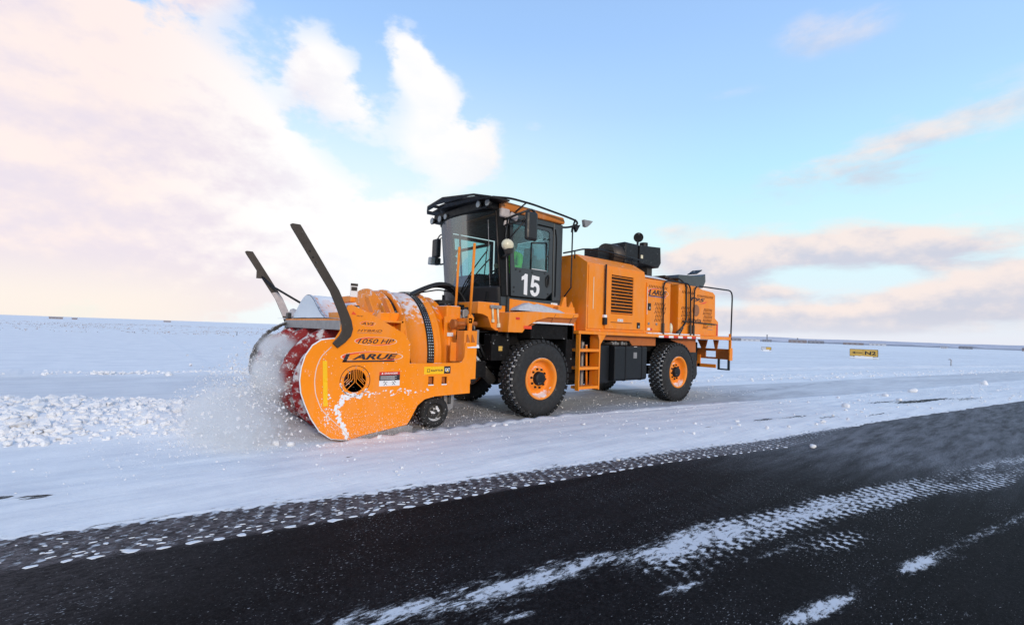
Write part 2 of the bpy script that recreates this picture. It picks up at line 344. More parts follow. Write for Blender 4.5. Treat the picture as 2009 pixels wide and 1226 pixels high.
# ------------------------------------------------------------------ geometry helpers
class G:
    def __init__(s): s.v = []; s.f = []; s.mi = []; s.sm = []; s.cur = 0; s.smooth = False
    def add(s, vs, fs):
        o = len(s.v); s.v += [tuple(p) for p in vs]
        for f in fs: s.f.append(tuple(i + o for i in f)); s.mi.append(s.cur); s.sm.append(s.smooth)
        return s
    def box(s, x0, x1, y0, y1, z0, z1):
        vs = [(x, y, z) for x in (x0, x1) for y in (y0, y1) for z in (z0, z1)]
        return s.add(vs, [(0, 1, 3, 2), (4, 6, 7, 5), (0, 4, 5, 1), (2, 3, 7, 6), (0, 2, 6, 4), (1, 5, 7, 3)])
    def obox(s, c, size, R=None):
        R = R or Matrix.Identity(3); hx, hy, hz = [v / 2 for v in size]
        vs = [Vector(c) + R @ Vector((x, y, z)) for x in (-hx, hx) for y in (-hy, hy) for z in (-hz, hz)]
        return s.add(vs, [(0, 1, 3, 2), (4, 6, 7, 5), (0, 4, 5, 1), (2, 3, 7, 6), (0, 2, 6, 4), (1, 5, 7, 3)])
    def prism(s, pts, a0, a1, axis='y'):
        n = len(pts)
        def P(p, a):
            if axis == 'y': return (p[0], a, p[1])
            if axis == 'x': return (a, p[0], p[1])
            return (p[0], p[1], a)
        vs = [P(p, a0) for p in pts] + [P(p, a1) for p in pts]
        fs = [tuple(range(n)), tuple(range(2 * n - 1, n - 1, -1))] + [(i, i + n, (i + 1) % n + n, (i + 1) % n) for i in range(n)]
        return s.add(vs, fs)
    def cyl(s, p0, p1, r0, r1=None, n=16, caps=True):
        r1 = r0 if r1 is None else r1; p0 = Vector(p0); p1 = Vector(p1); d = (p1 - p0).normalized()
        a = d.orthogonal().normalized(); b = d.cross(a)
        vs = [p0 + (a * cos(2 * pi * i / n) + b * sin(2 * pi * i / n)) * r0 for i in range(n)] + [p1 + (a * cos(2 * pi * i / n) + b * sin(2 * pi * i / n)) * r1 for i in range(n)]
        fs = [(i, (i + 1) % n, (i + 1) % n + n, i + n) for i in range(n)]
        s.add(vs, fs)
        if caps:
            k = len(s.v) - 2 * n; sv = s.smooth; s.smooth = False
            s.f += [tuple(k + i for i in range(n - 1, -1, -1)), tuple(k + n + i for i in range(n))]; s.mi += [s.cur] * 2; s.sm += [False] * 2; s.smooth = sv
        return s
    def tube(s, pts, r, n=8, rounding=0.0, steps=4):
        pts = [Vector(p) for p in pts]
        if rounding:
            q = [pts[0]]
            for i in range(1, len(pts) - 1):
                a, b, c = pts[i - 1], pts[i], pts[i + 1]
                d0 = min(rounding, (a - b).length * .45); d1 = min(rounding, (c - b).length * .45)
                s0 = b + (a - b).normalized() * d0; s1 = b + (c - b).normalized() * d1
                for k in range(steps + 1):
                    tt = k / steps; q.append((1 - tt) ** 2 * s0 + 2 * tt * (1 - tt) * b + tt * tt * s1)
            q.append(pts[-1]); pts = q
        rings = []; d = (pts[1] - pts[0]).normalized(); a = d.orthogonal().normalized()
        for i, p in enumerate(pts):
            if i == 0: t = pts[1] - p
            elif i == len(pts) - 1: t = p - pts[i - 1]
            else: t = (pts[i + 1] - p).normalized() + (p - pts[i - 1]).normalized()
            t = t.normalized(); a = (a - t * a.dot(t)).normalized(); b = t.cross(a)
            rr = r[i] if isinstance(r, (list, tuple)) else r
            rings.append([p + (a * cos(2 * pi * k / n) + b * sin(2 * pi * k / n)) * rr for k in range(n)])
        vs = [v for rg in rings for v in rg]; m = len(rings)
        fs = [(i * n + k, i * n + (k + 1) % n, (i + 1) * n + (k + 1) % n, (i + 1) * n + k) for i in range(m - 1) for k in range(n)]
        sv = s.smooth; s.smooth = True; o = len(s.v); s.add(vs, fs); s.smooth = sv
        s.f += [tuple(o + k for k in range(n - 1, -1, -1)), tuple(o + (m - 1) * n + k for k in range(n))]; s.mi += [s.cur] * 2; s.sm += [False] * 2
        return s
    def lathe(s, prof, c, axis='y', n=48, a0=0, a1=2 * pi):
        """prof: (offset along axis, radius)"""
        full = abs(a1 - a0 - 2 * pi) < 1e-6; m = n if full else n + 1; o = len(s.v)
        for (h, r) in prof:
            for k in range(m):
                t = a0 + (a1 - a0) * k / n
                if axis == 'y': s.v.append((c[0] + r * cos(t), c[1] + h, c[2] + r * sin(t)))
                elif axis == 'x': s.v.append((c[0] + h, c[1] + r * cos(t), c[2] + r * sin(t)))
                else: s.v.append((c[0] + r * cos(t), c[1] + r * sin(t), c[2] + h))
        for i in range(len(prof) - 1):
            for k in range(n):
                k2 = (k + 1) % m
                s.f.append((o + i * m + k, o + i * m + k2, o + (i + 1) * m + k2, o + (i + 1) * m + k)); s.mi.append(s.cur); s.sm.append(s.smooth)
        return s
    def ball(s, c, rad3, nu=16, nv=10):
        o = len(s.v); rx, ry, rz = rad3
        for j in range(nv + 1):
            p = pi * j / nv
            for i in range(nu): s.v.append((c[0] + rx * sin(p) * cos(2 * pi * i / nu), c[1] + ry * sin(p) * sin(2 * pi * i / nu), c[2] + rz * cos(p)))
        for j in range(nv):
            for i in range(nu):
                s.f.append((o + j * nu + i, o + (j + 1) * nu + i, o + (j + 1) * nu + (i + 1) % nu, o + j * nu + (i + 1) % nu)); s.mi.append(s.cur); s.sm.append(True)
        return s

def link(name, me, parent=None, label=None):
    o = bpy.data.objects.new(name, me); COL.objects.link(o)
    if parent: o.parent = parent
    if label: o['label'] = label
    return o
def build(name, g, mat, parent=None, bevel=0.0, label=None, fix=True):
    me = bpy.data.meshes.new(name); me.from_pydata([tuple(v) for v in g.v], [], g.f)
    mats = mat if isinstance(mat, (list, tuple)) else [mat]
    for m_ in mats: me.materials.append(M[m_] if isinstance(m_, str) else m_)
    me.polygons.foreach_set('material_index', g.mi); me.polygons.foreach_set('use_smooth', g.sm)
    if fix:
        bm = bmesh.new(); bm.from_mesh(me); bmesh.ops.remove_doubles(bm, verts=bm.verts, dist=1e-5); bmesh.ops.recalc_face_normals(bm, faces=bm.faces); bm.to_mesh(me); bm.free()
    me.update(); o = link(name, me, parent, label)
    if bevel:
        b = o.modifiers.new('bevel', 'BEVEL'); b.width = bevel; b.segments = 2; b.limit_method = 'ANGLE'; b.angle_limit = rad(35); b.harden_normals = False
    return o
def curve_mesh(cu):
    o = bpy.data.objects.new('tmp', cu); COL.objects.link(o)
    dg = bpy.context.evaluated_depsgraph_get(); me = bpy.data.meshes.new_from_object(o.evaluated_get(dg))
    bpy.data.objects.remove(o); bpy.data.curves.remove(cu); return me
def plane_map(me, fn):
    n = len(me.vertices); co = np.empty(n * 3); me.vertices.foreach_get('co', co); co = co.reshape(-1, 3)
    me.vertices.foreach_set('co', fn(co).ravel().astype(np.float32))
    bm = bmesh.new(); bm.from_mesh(me); bmesh.ops.recalc_face_normals(bm, faces=bm.faces); bm.to_mesh(me); bm.free(); me.update()
def plate(name, outer, holes, a0, a1, mat, parent, axis='y', bevel=0.0, label=None):
    cu = bpy.data.curves.new('c', 'CURVE'); cu.dimensions = '2D'; cu.fill_mode = 'BOTH'; cu.extrude = abs(a1 - a0) / 2
    for loop in [outer] + list(holes):
        sp = cu.splines.new('POLY'); sp.points.add(len(loop) - 1)
        for i, p in enumerate(loop): sp.points[i].co = (p[0], p[1], 0, 1)
        sp.use_cyclic_u = True
    me = curve_mesh(cu); mid = (a0 + a1) / 2
    if axis == 'y': plane_map(me, lambda c: np.stack([c[:, 0], c[:, 2] + mid, c[:, 1]], 1))
    elif axis == 'x': plane_map(me, lambda c: np.stack([c[:, 2] + mid, c[:, 0], c[:, 1]], 1))
    else: plane_map(me, lambda c: np.stack([c[:, 0], c[:, 1], c[:, 2] + mid], 1))
    bm = bmesh.new(); bm.from_mesh(me); bmesh.ops.remove_doubles(bm, verts=bm.verts, dist=1e-5); bmesh.ops.recalc_face_normals(bm, faces=bm.faces); bm.to_mesh(me); bm.free()
    me.materials.clear(); me.materials.append(M[mat])
    for p in me.polygons: p.use_smooth = False
    o = link(name, me, parent, label)
    if bevel:
        b = o.modifiers.new('bevel', 'BEVEL'); b.width = bevel; b.segments = 1; b.limit_method = 'ANGLE'; b.angle_limit = rad(50)
    return o
def text(s, x0, x1, z0, z1, y, mat, parent, shear=0.0, bold=0.0, name='lettering', frame=None, thick=0.002):
    """lettering on a face that looks towards -Y, or on a frame (origin, right, up, normal)"""
    cu = bpy.data.curves.new('t', 'FONT'); cu.body = s; cu.size = 1.0; cu.offset = bold; cu.shear = shear; cu.resolution_u = 3
    me = curve_mesh(cu); n = len(me.vertices); co = np.empty(n * 3); me.vertices.foreach_get('co', co); co = co.reshape(-1, 3)
    mn = co.min(0); mx = co.max(0); u = (co[:, 0] - mn[0]) / (mx[0] - mn[0]); v = (co[:, 1] - mn[1]) / (mx[1] - mn[1])
    X = x0 + u * (x1 - x0); Z = z0 + v * (z1 - z0)
    if frame is None: res = np.stack([X, np.full(n, y), Z], 1)
    else:
        o_, r_, u_, nn_ = [np.array(q) for q in frame]; res = o_ + X[:, None] * r_ + Z[:, None] * u_ + y * nn_
    me.vertices.foreach_set('co', res.ravel().astype(np.float32)); me.update()
    me.materials.clear(); me.materials.append(M[mat]); return link(name, me, parent)
def ellipse(cx, cz, rx, rz, n=32, a0=0, a1=2 * pi, rot=0):
    pts = []
    for i in range(n):
        t = a0 + (a1 - a0) * i / (n if abs(a1 - a0 - 2 * pi) < 1e-6 else n - 1)
        px, pz = rx * cos(t), rz * sin(t); pts.append((cx + px * cos(rot) - pz * sin(rot), cz + px * sin(rot) + pz * cos(rot)))
    return pts
def rect(x0, x1, z0, z1): return [(x0, z0), (x1, z0), (x1, z1), (x0, z1)]
def thing(name, label, cat, loc=(0, 0, 0), group=None):
    o = bpy.data.objects.new(name, None); COL.objects.link(o); o.location = loc; o['label'] = label; o['category'] = cat
    if group: o['group'] = group
    o.empty_display_size = 0.2; return o
def sub_empty(name, parent, loc=(0, 0, 0)):
    o = bpy.data.objects.new(name, None); COL.objects.link(o); o.parent = parent; o.location = loc; return o

# numpy value noise
_P = nr.rand(256, 256)
def vnoise(x, y):
    xi = np.floor(x).astype(int); yi = np.floor(y).astype(int); fx = x - xi; fy = y - yi
    fx = fx * fx * (3 - 2 * fx); fy = fy * fy * (3 - 2 * fy)
    a = _P[xi % 256, yi % 256]; b = _P[(xi + 1) % 256, yi % 256]; c = _P[xi % 256, (yi + 1) % 256]; d = _P[(xi + 1) % 256, (yi + 1) % 256]
    return (a * (1 - fx) + b * fx) * (1 - fy) + (c * (1 - fx) + d * fx) * fy
def fbm(x, y, o=4, r=0.5):
    s = 0; a = 1; t = 0
    for i in range(o): s = s + a * vnoise(x * 2 ** i + 17 * i, y * 2 ** i + 31 * i); t += a; a *= r
    return s / t

# ------------------------------------------------------------------ the setting
EX = np.array([-60, -20, -8, -6.18, -5.03, -3.89, -2.31, -0.03, 2.10, 5.58, 15.3, 40, 100, 400])
EY = np.array([7.0, 0.9, -1.18, -1.50, -1.72, -1.97, -2.24, -2.63, -3.00, -3.46, -4.94, -8.8, -18, -62])
RX = np.array([-3.3, -2.57, -1.4, 0.0, 0.75, 3.0, 5.87, 12.4, 27.7, 60, 100]); RY = np.array([-0.22, -0.22, -0.2, -0.22, -0.28, -0.6, -0.99, -2.10, -4.1, -8.5, -14])
TX = np.array([-8, -6.08, -5.09, -4.08, -2.63, -0.48, 1.26, 2.2]); TY = np.array([-1.75, -2.13, -2.34, -2.49, -2.64, -2.93, -3.31, -3.5])
def edge(x): return np.interp(x, EX, EY)
def ridge(x): return np.interp(x, RX, RY)
def ss(x, a, b): t = np.clip((x - a) / (b - a), 0, 1); return t * t * (3 - 2 * t)

def grid_obj(name, X, Y, Z, C, mat, kind='structure'):
    ny, nx = X.shape; me = bpy.data.meshes.new(name)
    v = np.stack([X.ravel(), Y.ravel(), Z.ravel()], 1).astype(np.float32)
    i = np.arange((ny - 1) * (nx - 1)); r = i // (nx - 1); c = i % (nx - 1); a = r * nx + c
    f = np.stack([a, a + 1, a + 1 + nx, a + nx], 1).astype(np.int32)
    me.vertices.add(len(v)); me.vertices.foreach_set('co', v.ravel())
    me.loops.add(f.size); me.loops.foreach_set('vertex_index', f.ravel())
    me.polygons.add(len(f)); me.polygons.foreach_set('loop_start', np.arange(0, f.size, 4, dtype=np.int32)); me.polygons.foreach_set('loop_total', np.full(len(f), 4, dtype=np.int32))
    me.polygons.foreach_set('use_smooth', np.ones(len(f), bool)); me.update(); me.validate()
    if C is not None:
        at = me.color_attributes.new('cover', 'FLOAT_COLOR', 'POINT'); at.data.foreach_set('color', np.concatenate([C.reshape(-1, 3), np.ones((len(v), 1))], 1).astype(np.float32).ravel())
    me.materials.append(mat); o = link(name, me); o['kind'] = kind; return o
def axis_pts(segs):
    out_ = []
    for a, b, st in segs: out_ += list(np.arange(a, b, st))
    return np.array(out_ + [segs[-1][1]])
def geom_pts(a, b, st, k):
    out_ = [a]; s_ = st
    while out_[-1] < b: out_.append(out_[-1] + s_); s_ *= k
    return np.array(out_)

# open plain to the horizon
nP = 72; rr = np.array([0.0, 40, 120, 400, 1200, 4000, 9000]); th = np.linspace(0, 2 * pi, nP + 1)
PX = np.outer(rr, np.cos(th)); PY = np.outer(rr, np.sin(th))
grid_obj('snow_plain', PX, PY, np.full_like(PX, -0.10), None, M['plain'])

# runway asphalt
xs = np.concatenate([axis_pts([(-40, -8, 0.5)])[:-1], axis_pts([(-8, 6, 0.028)])[:-1], geom_pts(6, 400, 0.06, 1.05)])
vs_ = np.concatenate([axis_pts([(-40, -6, 1.0)])[:-1], axis_pts([(-6, 0.0, 0.028)]), [0.3, 1.5]])
X, Vv = np.meshgrid(xs, vs_); Ycl = edge(X) + Vv
Y0 = Ycl
def stripe(X, Y, px, py, w_, amp, x0, x1, soft=0.5):
    c = np.interp(X, px, py); d = np.abs(Y - c) / w_
    return amp * np.exp(-d ** 2) * ss(X, x0, x0 + soft) * (1 - ss(X, x1 - soft, x1))
ca = stripe(X, Y0, [-5.2, -4.18, -3.67, -3.07, -2.5, -1.53, -0.3, 1.17, 3.88, 9], [-3.55, -3.92, -4.0, -4.12, -4.22, -4.36, -4.62, -4.92, -5.50, -6.8], 0.17, 0.88, -5.0, 14, 0.5)
ca *= 0.62 + 0.5 * ss(fbm(X * 1.6 + 5, Y0 * 6 + 3, 4, 0.6), 0.30, 0.66)
ca2 = stripe(X, Y0, [-3.2, -2.2, -1.5, -0.5, 1.2, 4], [-4.45, -4.5, -4.55, -4.75, -5.15, -5.9], 0.16, 0.62, -3.2, 5, 0.6) * (0.4 + 0.9 * fbm(X * 2.1 + 9, Y0 * 4 + 7, 3))
ca *= (1 - .30 * (1 - ss(X, -3.2, -1.6))) * (1 - .35 * ss(X, -.2, 1.5))
ca3 = stripe(X, Y0, [-5.2, -4.18, -3.07, -1.53, 1.17, 3.88, 9], [-3.7, -4.05, -4.25, -4.55, -5.1, -5.7, -7.0], 0.55, 0.34, -5.5, 12, 0.8) * (0.5 + 0.7 * fbm(X * 1.5, Y0 * 4 + 1, 3))
cb = stripe(X, Y0, [-3.2, -2.78, -1.95, -1.2, 0.85, 3, 8], [-5.0, -5.16, -5.29, -5.42, -5.80, -6.2, -7.2], 0.09, 0.80, -3.4, 6, 0.4) * (0.62 + 0.6 * ss(fbm(X * 1.1 + 2, Y0 * 2 + 3, 2), 0.35, 0.62)) * .62
cc_ = stripe(X, Y0, [-6, 10], [-2.95, -5.5], 0.35, 0.30, -6, 6) * fbm(X * 2, Y0 * 4, 3)
for (px_, py_, ra_, rb_, am_) in [(-2.45, -5.21, .42, .075, .75), (-1.25, -5.43, .22, .07, .7), (-.75, -5.62, .15, .05, .45), (-1.75, -5.75, .10, .05, .5), (-2.9, -4.62, .25, .05, .5), (-3.9, -4.25, .2, .05, .45), (-1.9, -4.75, .3, .04, .4)]:
    uu = (X - px_) * cos(RZ - .06) + (Y0 - py_) * sin(RZ - .06); vv = -(X - px_) * sin(RZ - .06) + (Y0 - py_) * cos(RZ - .06); cb = cb + am_ * np.exp(-(uu / ra_) ** 2 - (vv / rb_) ** 2)
blk = .9 * np.exp(-((X - 2.0) / .6) ** 2 - ((Y0 + 5.5 + .2 * (X - 2)) / .13) ** 2) + 1.3 * np.exp(-((X + 1.25) / 0.42) ** 2 - ((Y0 + 4.98 + 0.2 * (X + 1.25)) / 0.13) ** 2)
U = X * cos(RZ) + Y0 * sin(RZ); Vr = -X * sin(RZ) + Y0 * cos(RZ)
lug = 0.5 + 0.5 * np.sin(U * 2 * pi / 0.115 + Vr * 26) * np.sign(np.sin(Vr * 2 * pi / 0.16 + 0.6))
lug = ss(lug, 0.35, 0.7)
near = ss(X, -2.6, -0.6)
cover = ca3 + ca * (1 - 0.55 * near * (1 - lug)) + ca2 * (0.35 + 0.65 * lug) + cb + cc_ + 0.8 * blk * lug
dust = 2.3 * ss(X + (Y0 + 2.5) * 0.5, -1.2, 4) * (0.3 + 0.8 * fbm(X * 0.4, Y0 * 1.5, 3)) * ss(Y0, -7.5 - X * .1, -3.2 - X * 0.17) * 1.25
dust += 0.30 * np.exp(-((Y0 + 2.35 + .17 * X) / .5) ** 2) * ss(X, -4, 0) * fbm(X, Y0 * 4, 3)
dust += 0.16 * fbm(X * 1.5, Y0 * 3, 3) * ss(X, -4.5, 1.0) * lug * ss(Y0, -5.5, -4)
tline = np.interp(X, TX, TY)
warm = ss(Y0, tline - 0.05, tline + 0.03) * (1 - ss(X, 0.5, 3.5)) * 1.0 + 0.35 * ss(X, -4.5, -6.5) * ss(Y0, -3.4, -2.6)
band = ss(Y0, np.interp(X, TX, TY) - 0.02, np.interp(X, TX, TY) + 0.06)
cover = cover + 0.55 * band * (0.4 + 0.9 * lug) + 0.55 * np.exp(-((Vv + 0.02) / 0.06) ** 2)
cover = np.clip(cover, 0, 0.92)
dust += 0.07 * fbm(X * .6, Y0 * 2.2 + 5, 4)
C = np.stack([cover, np.clip(dust, 0, 1), np.clip(warm, 0, 1)], -1)
grid_obj('runway', X, Ycl, np.full_like(X, -0.014), C, M['asphalt'])

# snow sheet lying over the runway shoulder
xs = np.concatenate([axis_pts([(-24, -8, 0.12)])[:-1], axis_pts([(-8, 3.6, 0.032)])[:-1], geom_pts(3.6, 160, 0.05, 1.035)])
vs_ = np.concatenate([[-0.035], axis_pts([(0.0, 0.16, 0.02)])[:-1], axis_pts([(0.16, 6.5, 0.055)])[:-1], geom_pts(6.5, 70, 0.10, 1.07)])
X, V2 = np.meshgrid(xs, vs_); E0 = edge(X)
notch = 0.05 * ss(np.sin(X * 2 * pi / 0.155 + 2.0 * vnoise(X * 1.7, X * 0)), -0.2, 0.9) * fbm(X * 2.3, X * 0 + 8, 2) + 0.14 * (fbm(X * 4, X * 0 + 4, 5, 0.75) - 0.5) + 0.10 * (fbm(X * 0.6, X * 0 + 9, 2) - 0.5)
Y = E0 + V2 + notch * np.exp(-V2 / 0.35)
R0 = ridge(X)
Z = -0.006 + 0.022 * ss(V2, 0, 0.45)
cutx = ss(X, -3.6, -3.2)
nearside = 1 - ss(Y, R0 - 0.05, R0 + 0.01)
Z = Z + (0.032 * (nearside * cutx + (1 - cutx)) - 0.016 * (1 - nearside) * cutx) * ss(V2, 0.0, 1.0)
Z += 0.034 * cutx * np.exp(-((Y - R0 + 0.05) / 0.028) ** 2) * (0.6 + 0.8 * fbm(X * 6, X * 0, 3))
Z += (0.008 * (fbm(X * 1.2, Y * 4, 5) - 0.5) + 0.008 * (fbm(X * 8, Y * 14, 3) - 0.5)) * ss(V2, 0, 0.3)
lane = cutx * (1 - nearside) * (1 - ss(Y, R0 + 2.95, R0 + 3.1))
# parallel ruts in front of the machine
rut = np.sin((Y - E0) * 17 + 2 * vnoise(X * 0.3, Y * 0)) * 0.003 * ss(V2, 0.3, 0.9) * nearside
Z += rut
# windrow of loose snow that the machine is cutting
wc = np.interp(X, [-20, -7, -5.5, -4.0, -3], [3.3, 2.9, 2.5, 1.7, 1.4]); wwd = np.interp(X, [-20, -7, -4, -3], [1.35, 1.3, 1.25, 1.0])
wh = np.interp(X, [-20, -7, -5.5, -4.2, -3.3], [0.26, 0.25, 0.22, 0.15, 0.0])
mound = wh * np.exp(-np.abs((Y - wc) / wwd) ** 3)
Z += mound * (0.55 + 1.0 * fbm(X * 3.0, Y * 3.0, 6, 0.72))
# far berm and windrows
def berm(px, py, w_, h): 
    c = np.interp(X, px, py); return h * np.exp(-((Y - c) / w_) ** 2) * (0.5 + fbm(X * 2.2, Y * 3, 4, 0.6))
b1 = berm([-24, -8, -4, 2, 30, 160], [14.6, 10.25, 9.15, 7.9, 3.0, -22], 0.16, 0.13); Z += b1
b2 = berm([-24, 2, 10, 17, 45, 160], [13, 8.5, 7.0, 5.6, 0.5, -20], 0.25, 0.06) * ss(X, 3, 8); Z += b2
b3 = berm([2, 10, 44, 160], [5.2, 2.9, -3.0, -24], 0.35, 0.05) * ss(X, 6, 9); Z += b3
Z = Z * (1 - ss(V2, 50, 68)) - 0.15 * ss(V2, 55, 70) - 0.15 * ss(X, 130, 158) - 0.15 * (1 - ss(X, -24, -22))
Z[0] = -0.013
thin = 0.22 * lane * ss(X, -3, -1.5) * (1 - ss(X, 5, 7)) + 0.80 * lane * (0.5 + fbm(X * 0.7, Y * 3, 3)) * (1 - 0.5 * ss(X, 6, 14))  # thin snow; the first term paints a contact shadow under the truck
beyond = (1 - ss(X, -3.4, -2.6)) * ss(Y, wc + 1.0, wc + 2.0) * (1 - ss(Y, np.interp(X, [-8, -4], [9.8, 8.8]), np.interp(X, [-8, -4], [10.1, 9.0])))
trk = lane * ss(X, -.2, .5) * (np.exp(-((Y - 0.14 - .0 * X) / 0.20) ** 4) + np.exp(-((Y - 2.36) / 0.20) ** 4)) * (1 - ss(X, 12, 20))
lugp = ss(0.5 + 0.5 * np.sin(X * 2 * pi / 0.13 + np.abs(Y - .14) * 18), .3, .7)
thin += 0.35 * trk * lugp
thin += 0.30 * beyond * (0.5 + fbm(X * 0.8, Y * 3, 3))
thin += 0.16 * ss(X, 8, 14) * ss(fbm(X * 0.12 + 3, Y * 1.6 + X * 0.3, 3), 0.45, 0.65)
bare = np.zeros_like(X)
for (bx, by, ra, rb) in [(-6.31, -0.72, 0.10, 0.05), (-6.31, -0.72, 0.10, 0.05), (-6.09, -0.83, 0.13, 0.045), (-6.09, -0.83, 0.13, 0.045), (3.5, -2.36, 0.5, 0.10), (4.6, -2.56, 0.8, 0.12), (5.3, -2.9, 0.8, 0.12), (9.3, -2.8, 1.2, 0.16), (10.2, -3.25, 1.3, 0.22), (12.0, -3.5, 1.5, 0.15), (13.3, -4.0, 1.8, 0.2),
                         (7.0, -3.35, 1.2, 0.10), (0.05, -1.78, 0.5, 0.02), (-1.5, -1.85, 0.35, 0.015), (1.9, -2.2, 0.4, 0.03), (-3.6, -0.98, 0.15, 0.02), (-5.0, -0.75, 0.2, 0.012)]:
    uu = (X - bx) * cos(RZ) + (Y - by) * sin(RZ); vv = -(X - bx) * sin(RZ) + (Y - by) * cos(RZ)
    bare += np.exp(-(uu / ra) ** 2 - (vv / rb) ** 2)
crum = np.clip(mound * 4 + b1 * 9, 0, 1)
bare = bare * 0.80 + 0.62 * np.exp(-(V2 / 0.09) ** 2)
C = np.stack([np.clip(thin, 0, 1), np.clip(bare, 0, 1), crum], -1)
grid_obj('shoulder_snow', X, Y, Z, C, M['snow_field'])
def ground_z(x, y):
    e0 = float(edge(x)); 
    if y < e0: return -0.014
    cut = x > -3.4
    if cut and y > float(ridge(x)): return 0.004
    return 0.046

# snow left by tyre lugs along the edge
g = G()
def lump_poly(g, x, y, z, lx, ly, h, ang):
    n = 7; base_ = []; top = []
    for k in range(n):
        a = 2 * pi * k / n; r = 0.55 + 0.85 * rnd.random()
        px, py = lx * r * cos(a), ly * r * sin(a); X_ = x + px * cos(ang) - py * sin(ang); Y_ = y + px * sin(ang) + py * cos(ang)
        base_.append((X_, Y_, z)); top.append((x + (X_ - x) * 0.78, y + (Y_ - y) * 0.78, z + h))
    g.add(base_ + top, [tuple(range(n, 2 * n))] + [(k, (k + 1) % n, (k + 1) % n + n, k + n) for k in range(n)])
xx = -7.5
while xx < 1.9:
    t0 = float(np.interp(xx, TX, TY)); sc_ = 1 - 0.25 * (xx + 7) / 9
    ang = RZ + rnd.uniform(-0.25, 0.35)
    if rnd.random() < 0.93: lump_poly(g, xx + rnd.uniform(-.02, .02), t0 + rnd.uniform(-.012, .012), -0.0135, 0.052 * sc_ * rnd.uniform(.6, 1.15), 0.024 * sc_ * rnd.uniform(.6, 1.3), 0.004, ang)
    for (dv, pr, s1) in [(0.07, 0.75, 0.7), (0.12, 0.55, 0.6), (0.19, 0.6, 0.75), (0.26, 0.45, 0.5), (0.33, 0.3, 0.4), (0.40, 0.25, 0.4)]:
        for q in range(2):
            if rnd.random() < pr * 0.8: lump_poly(g, xx + rnd.uniform(-.09, .09), t0 + dv + rnd.uniform(-.02, .02), -0.0135, 0.042 * s1 * sc_ * rnd.uniform(.4, 1.3), 0.016 * s1 * sc_ * rnd.uniform(.4, 1.4), 0.003, ang + rnd.uniform(-.4, .4))
    xx += 0.155 * (0.92 + 0.16 * rnd.random())
for i in range(0):   # crumbs lying in the lug prints nearer the camera
    x = rnd.uniform(-2.2, 1.6); t0 = -5.0 - 0.2 * (x + 1.2)
    row = rnd.choice([-0.14, -0.05, 0.04, 0.13]); xq = round(x / 0.11) * 0.11 + (0.05 if row in (-0.05, 0.13) else 0)
    if rnd.random() < math.exp(-((x + 1.1) / 0.8) ** 2): lump_poly(g, xq, t0 + row, -0.0135, 0.032 * rnd.uniform(.6, 1.1), 0.014 * rnd.uniform(.6, 1.1), 0.004, -0.42)
o = build('tread_snow', g, 'snow', fix=False); o['kind'] = 'stuff'

# loose lumps
bmi = bmesh.new(); bmesh.ops.create_icosphere(bmi, subdivisions=1, radius=1.0); ico_v = np.array([v.co[:] for v in bmi.verts]); ico_f = [tuple(v.index for v in f.verts) for f in bmi.faces]; bmi.free()
bmi = bmesh.new(); bmesh.ops.create_icosphere(bmi, subdivisions=2, radius=1.0); ico2_v = np.array([v.co[:] for v in bmi.verts]); ico2_f = [tuple(v.index for v in f.verts) for f in bmi.faces]; bmi.free()
def rock_verts(base_v, size, flat=0.7, rough=0.25):
    v = base_v.copy()
    for k in range(5):   # shear off a few facets so lumps look broken
        d = nr.normal(size=3); d /= np.linalg.norm(d); lim = nr.uniform(0.45, 0.85); s_ = v @ d
        v = v - np.outer(np.maximum(s_ - lim, 0), d)
    v = v * (1 + rough * (nr.rand(len(v), 1) - 0.5)) * np.array([1, nr.uniform(.6, 1.1), nr.uniform(flat * .6, flat * 1.2)])
    a = nr.uniform(0, 2 * pi); b_ = nr.uniform(-.6, .6)
    Rz = np.array([[cos(a), -sin(a), 0], [sin(a), cos(a), 0], [0, 0, 1]]); Rx = np.array([[1, 0, 0], [0, cos(b_), -sin(b_)], [0, sin(b_), cos(b_)]])
    return (v @ Rx.T @ Rz.T) * size
def mass(name, items, mat, faces_smooth=False):
    vs = []; fs = []; o_ = 0
    for (bv, bf, size, pos, flat) in items:
        v = rock_verts(bv, size, flat) + np.array(pos); vs.append(v); fs += [tuple(i + o_ for i in f) for f in bf]; o_ += len(v)
    me = bpy.data.meshes.new(name); me.from_pydata(np.concatenate(vs).tolist(), [], fs); me.materials.append(M[mat]); me.update()
    o = link(name, me); o['kind'] = 'stuff'; return o
def mound_z(x, y):
    c = np.interp(x, [-20, -7, -5.5, -4.0, -3], [3.3, 2.9, 2.5, 1.7, 1.4]); wd_ = np.interp(x, [-20, -7, -4, -3], [1.35, 1.3, 1.25, 1.0])
    h = np.interp(x, [-20, -7, -5.5, -4.2, -3.3], [0.26, 0.25, 0.22, 0.15, 0.0]); m_ = h * math.exp(-abs((y - c) / wd_) ** 3)
    return 0.04 + m_ * (0.55 + 1.0 * float(fbm(np.array(x * 3.0), np.array(y * 3.0), 6, 0.72)))
items = []
for i in range(13000):
    x = -4.1 - (nr.rand() ** 1.15) * 8.0
    c = np.interp(x, [-20, -7, -5.5, -4.0], [3.3, 2.9, 2.5, 1.75]); wd = np.interp(x, [-20, -7, -4], [1.5, 1.5, 1.2])
    dv = nr.uniform(-1.15, 1.0); y = c + dv * wd
    hh = float(np.interp(x, [-20, -7, -5.5, -4.2], [0.33, 0.33, 0.30, 0.24])) * math.exp(-abs(dv) ** 3 * 1.1)
    s_ = 0.010 + 0.058 * nr.rand() ** 4
    if x < -6.0: s_ *= 1.35
    if dv < -0.85: s_ *= 0.8
    items.append((ico_v, ico_f, s_, (x, y, mound_z(x, y) + s_ * nr.uniform(-.1, .5)), 0.8))
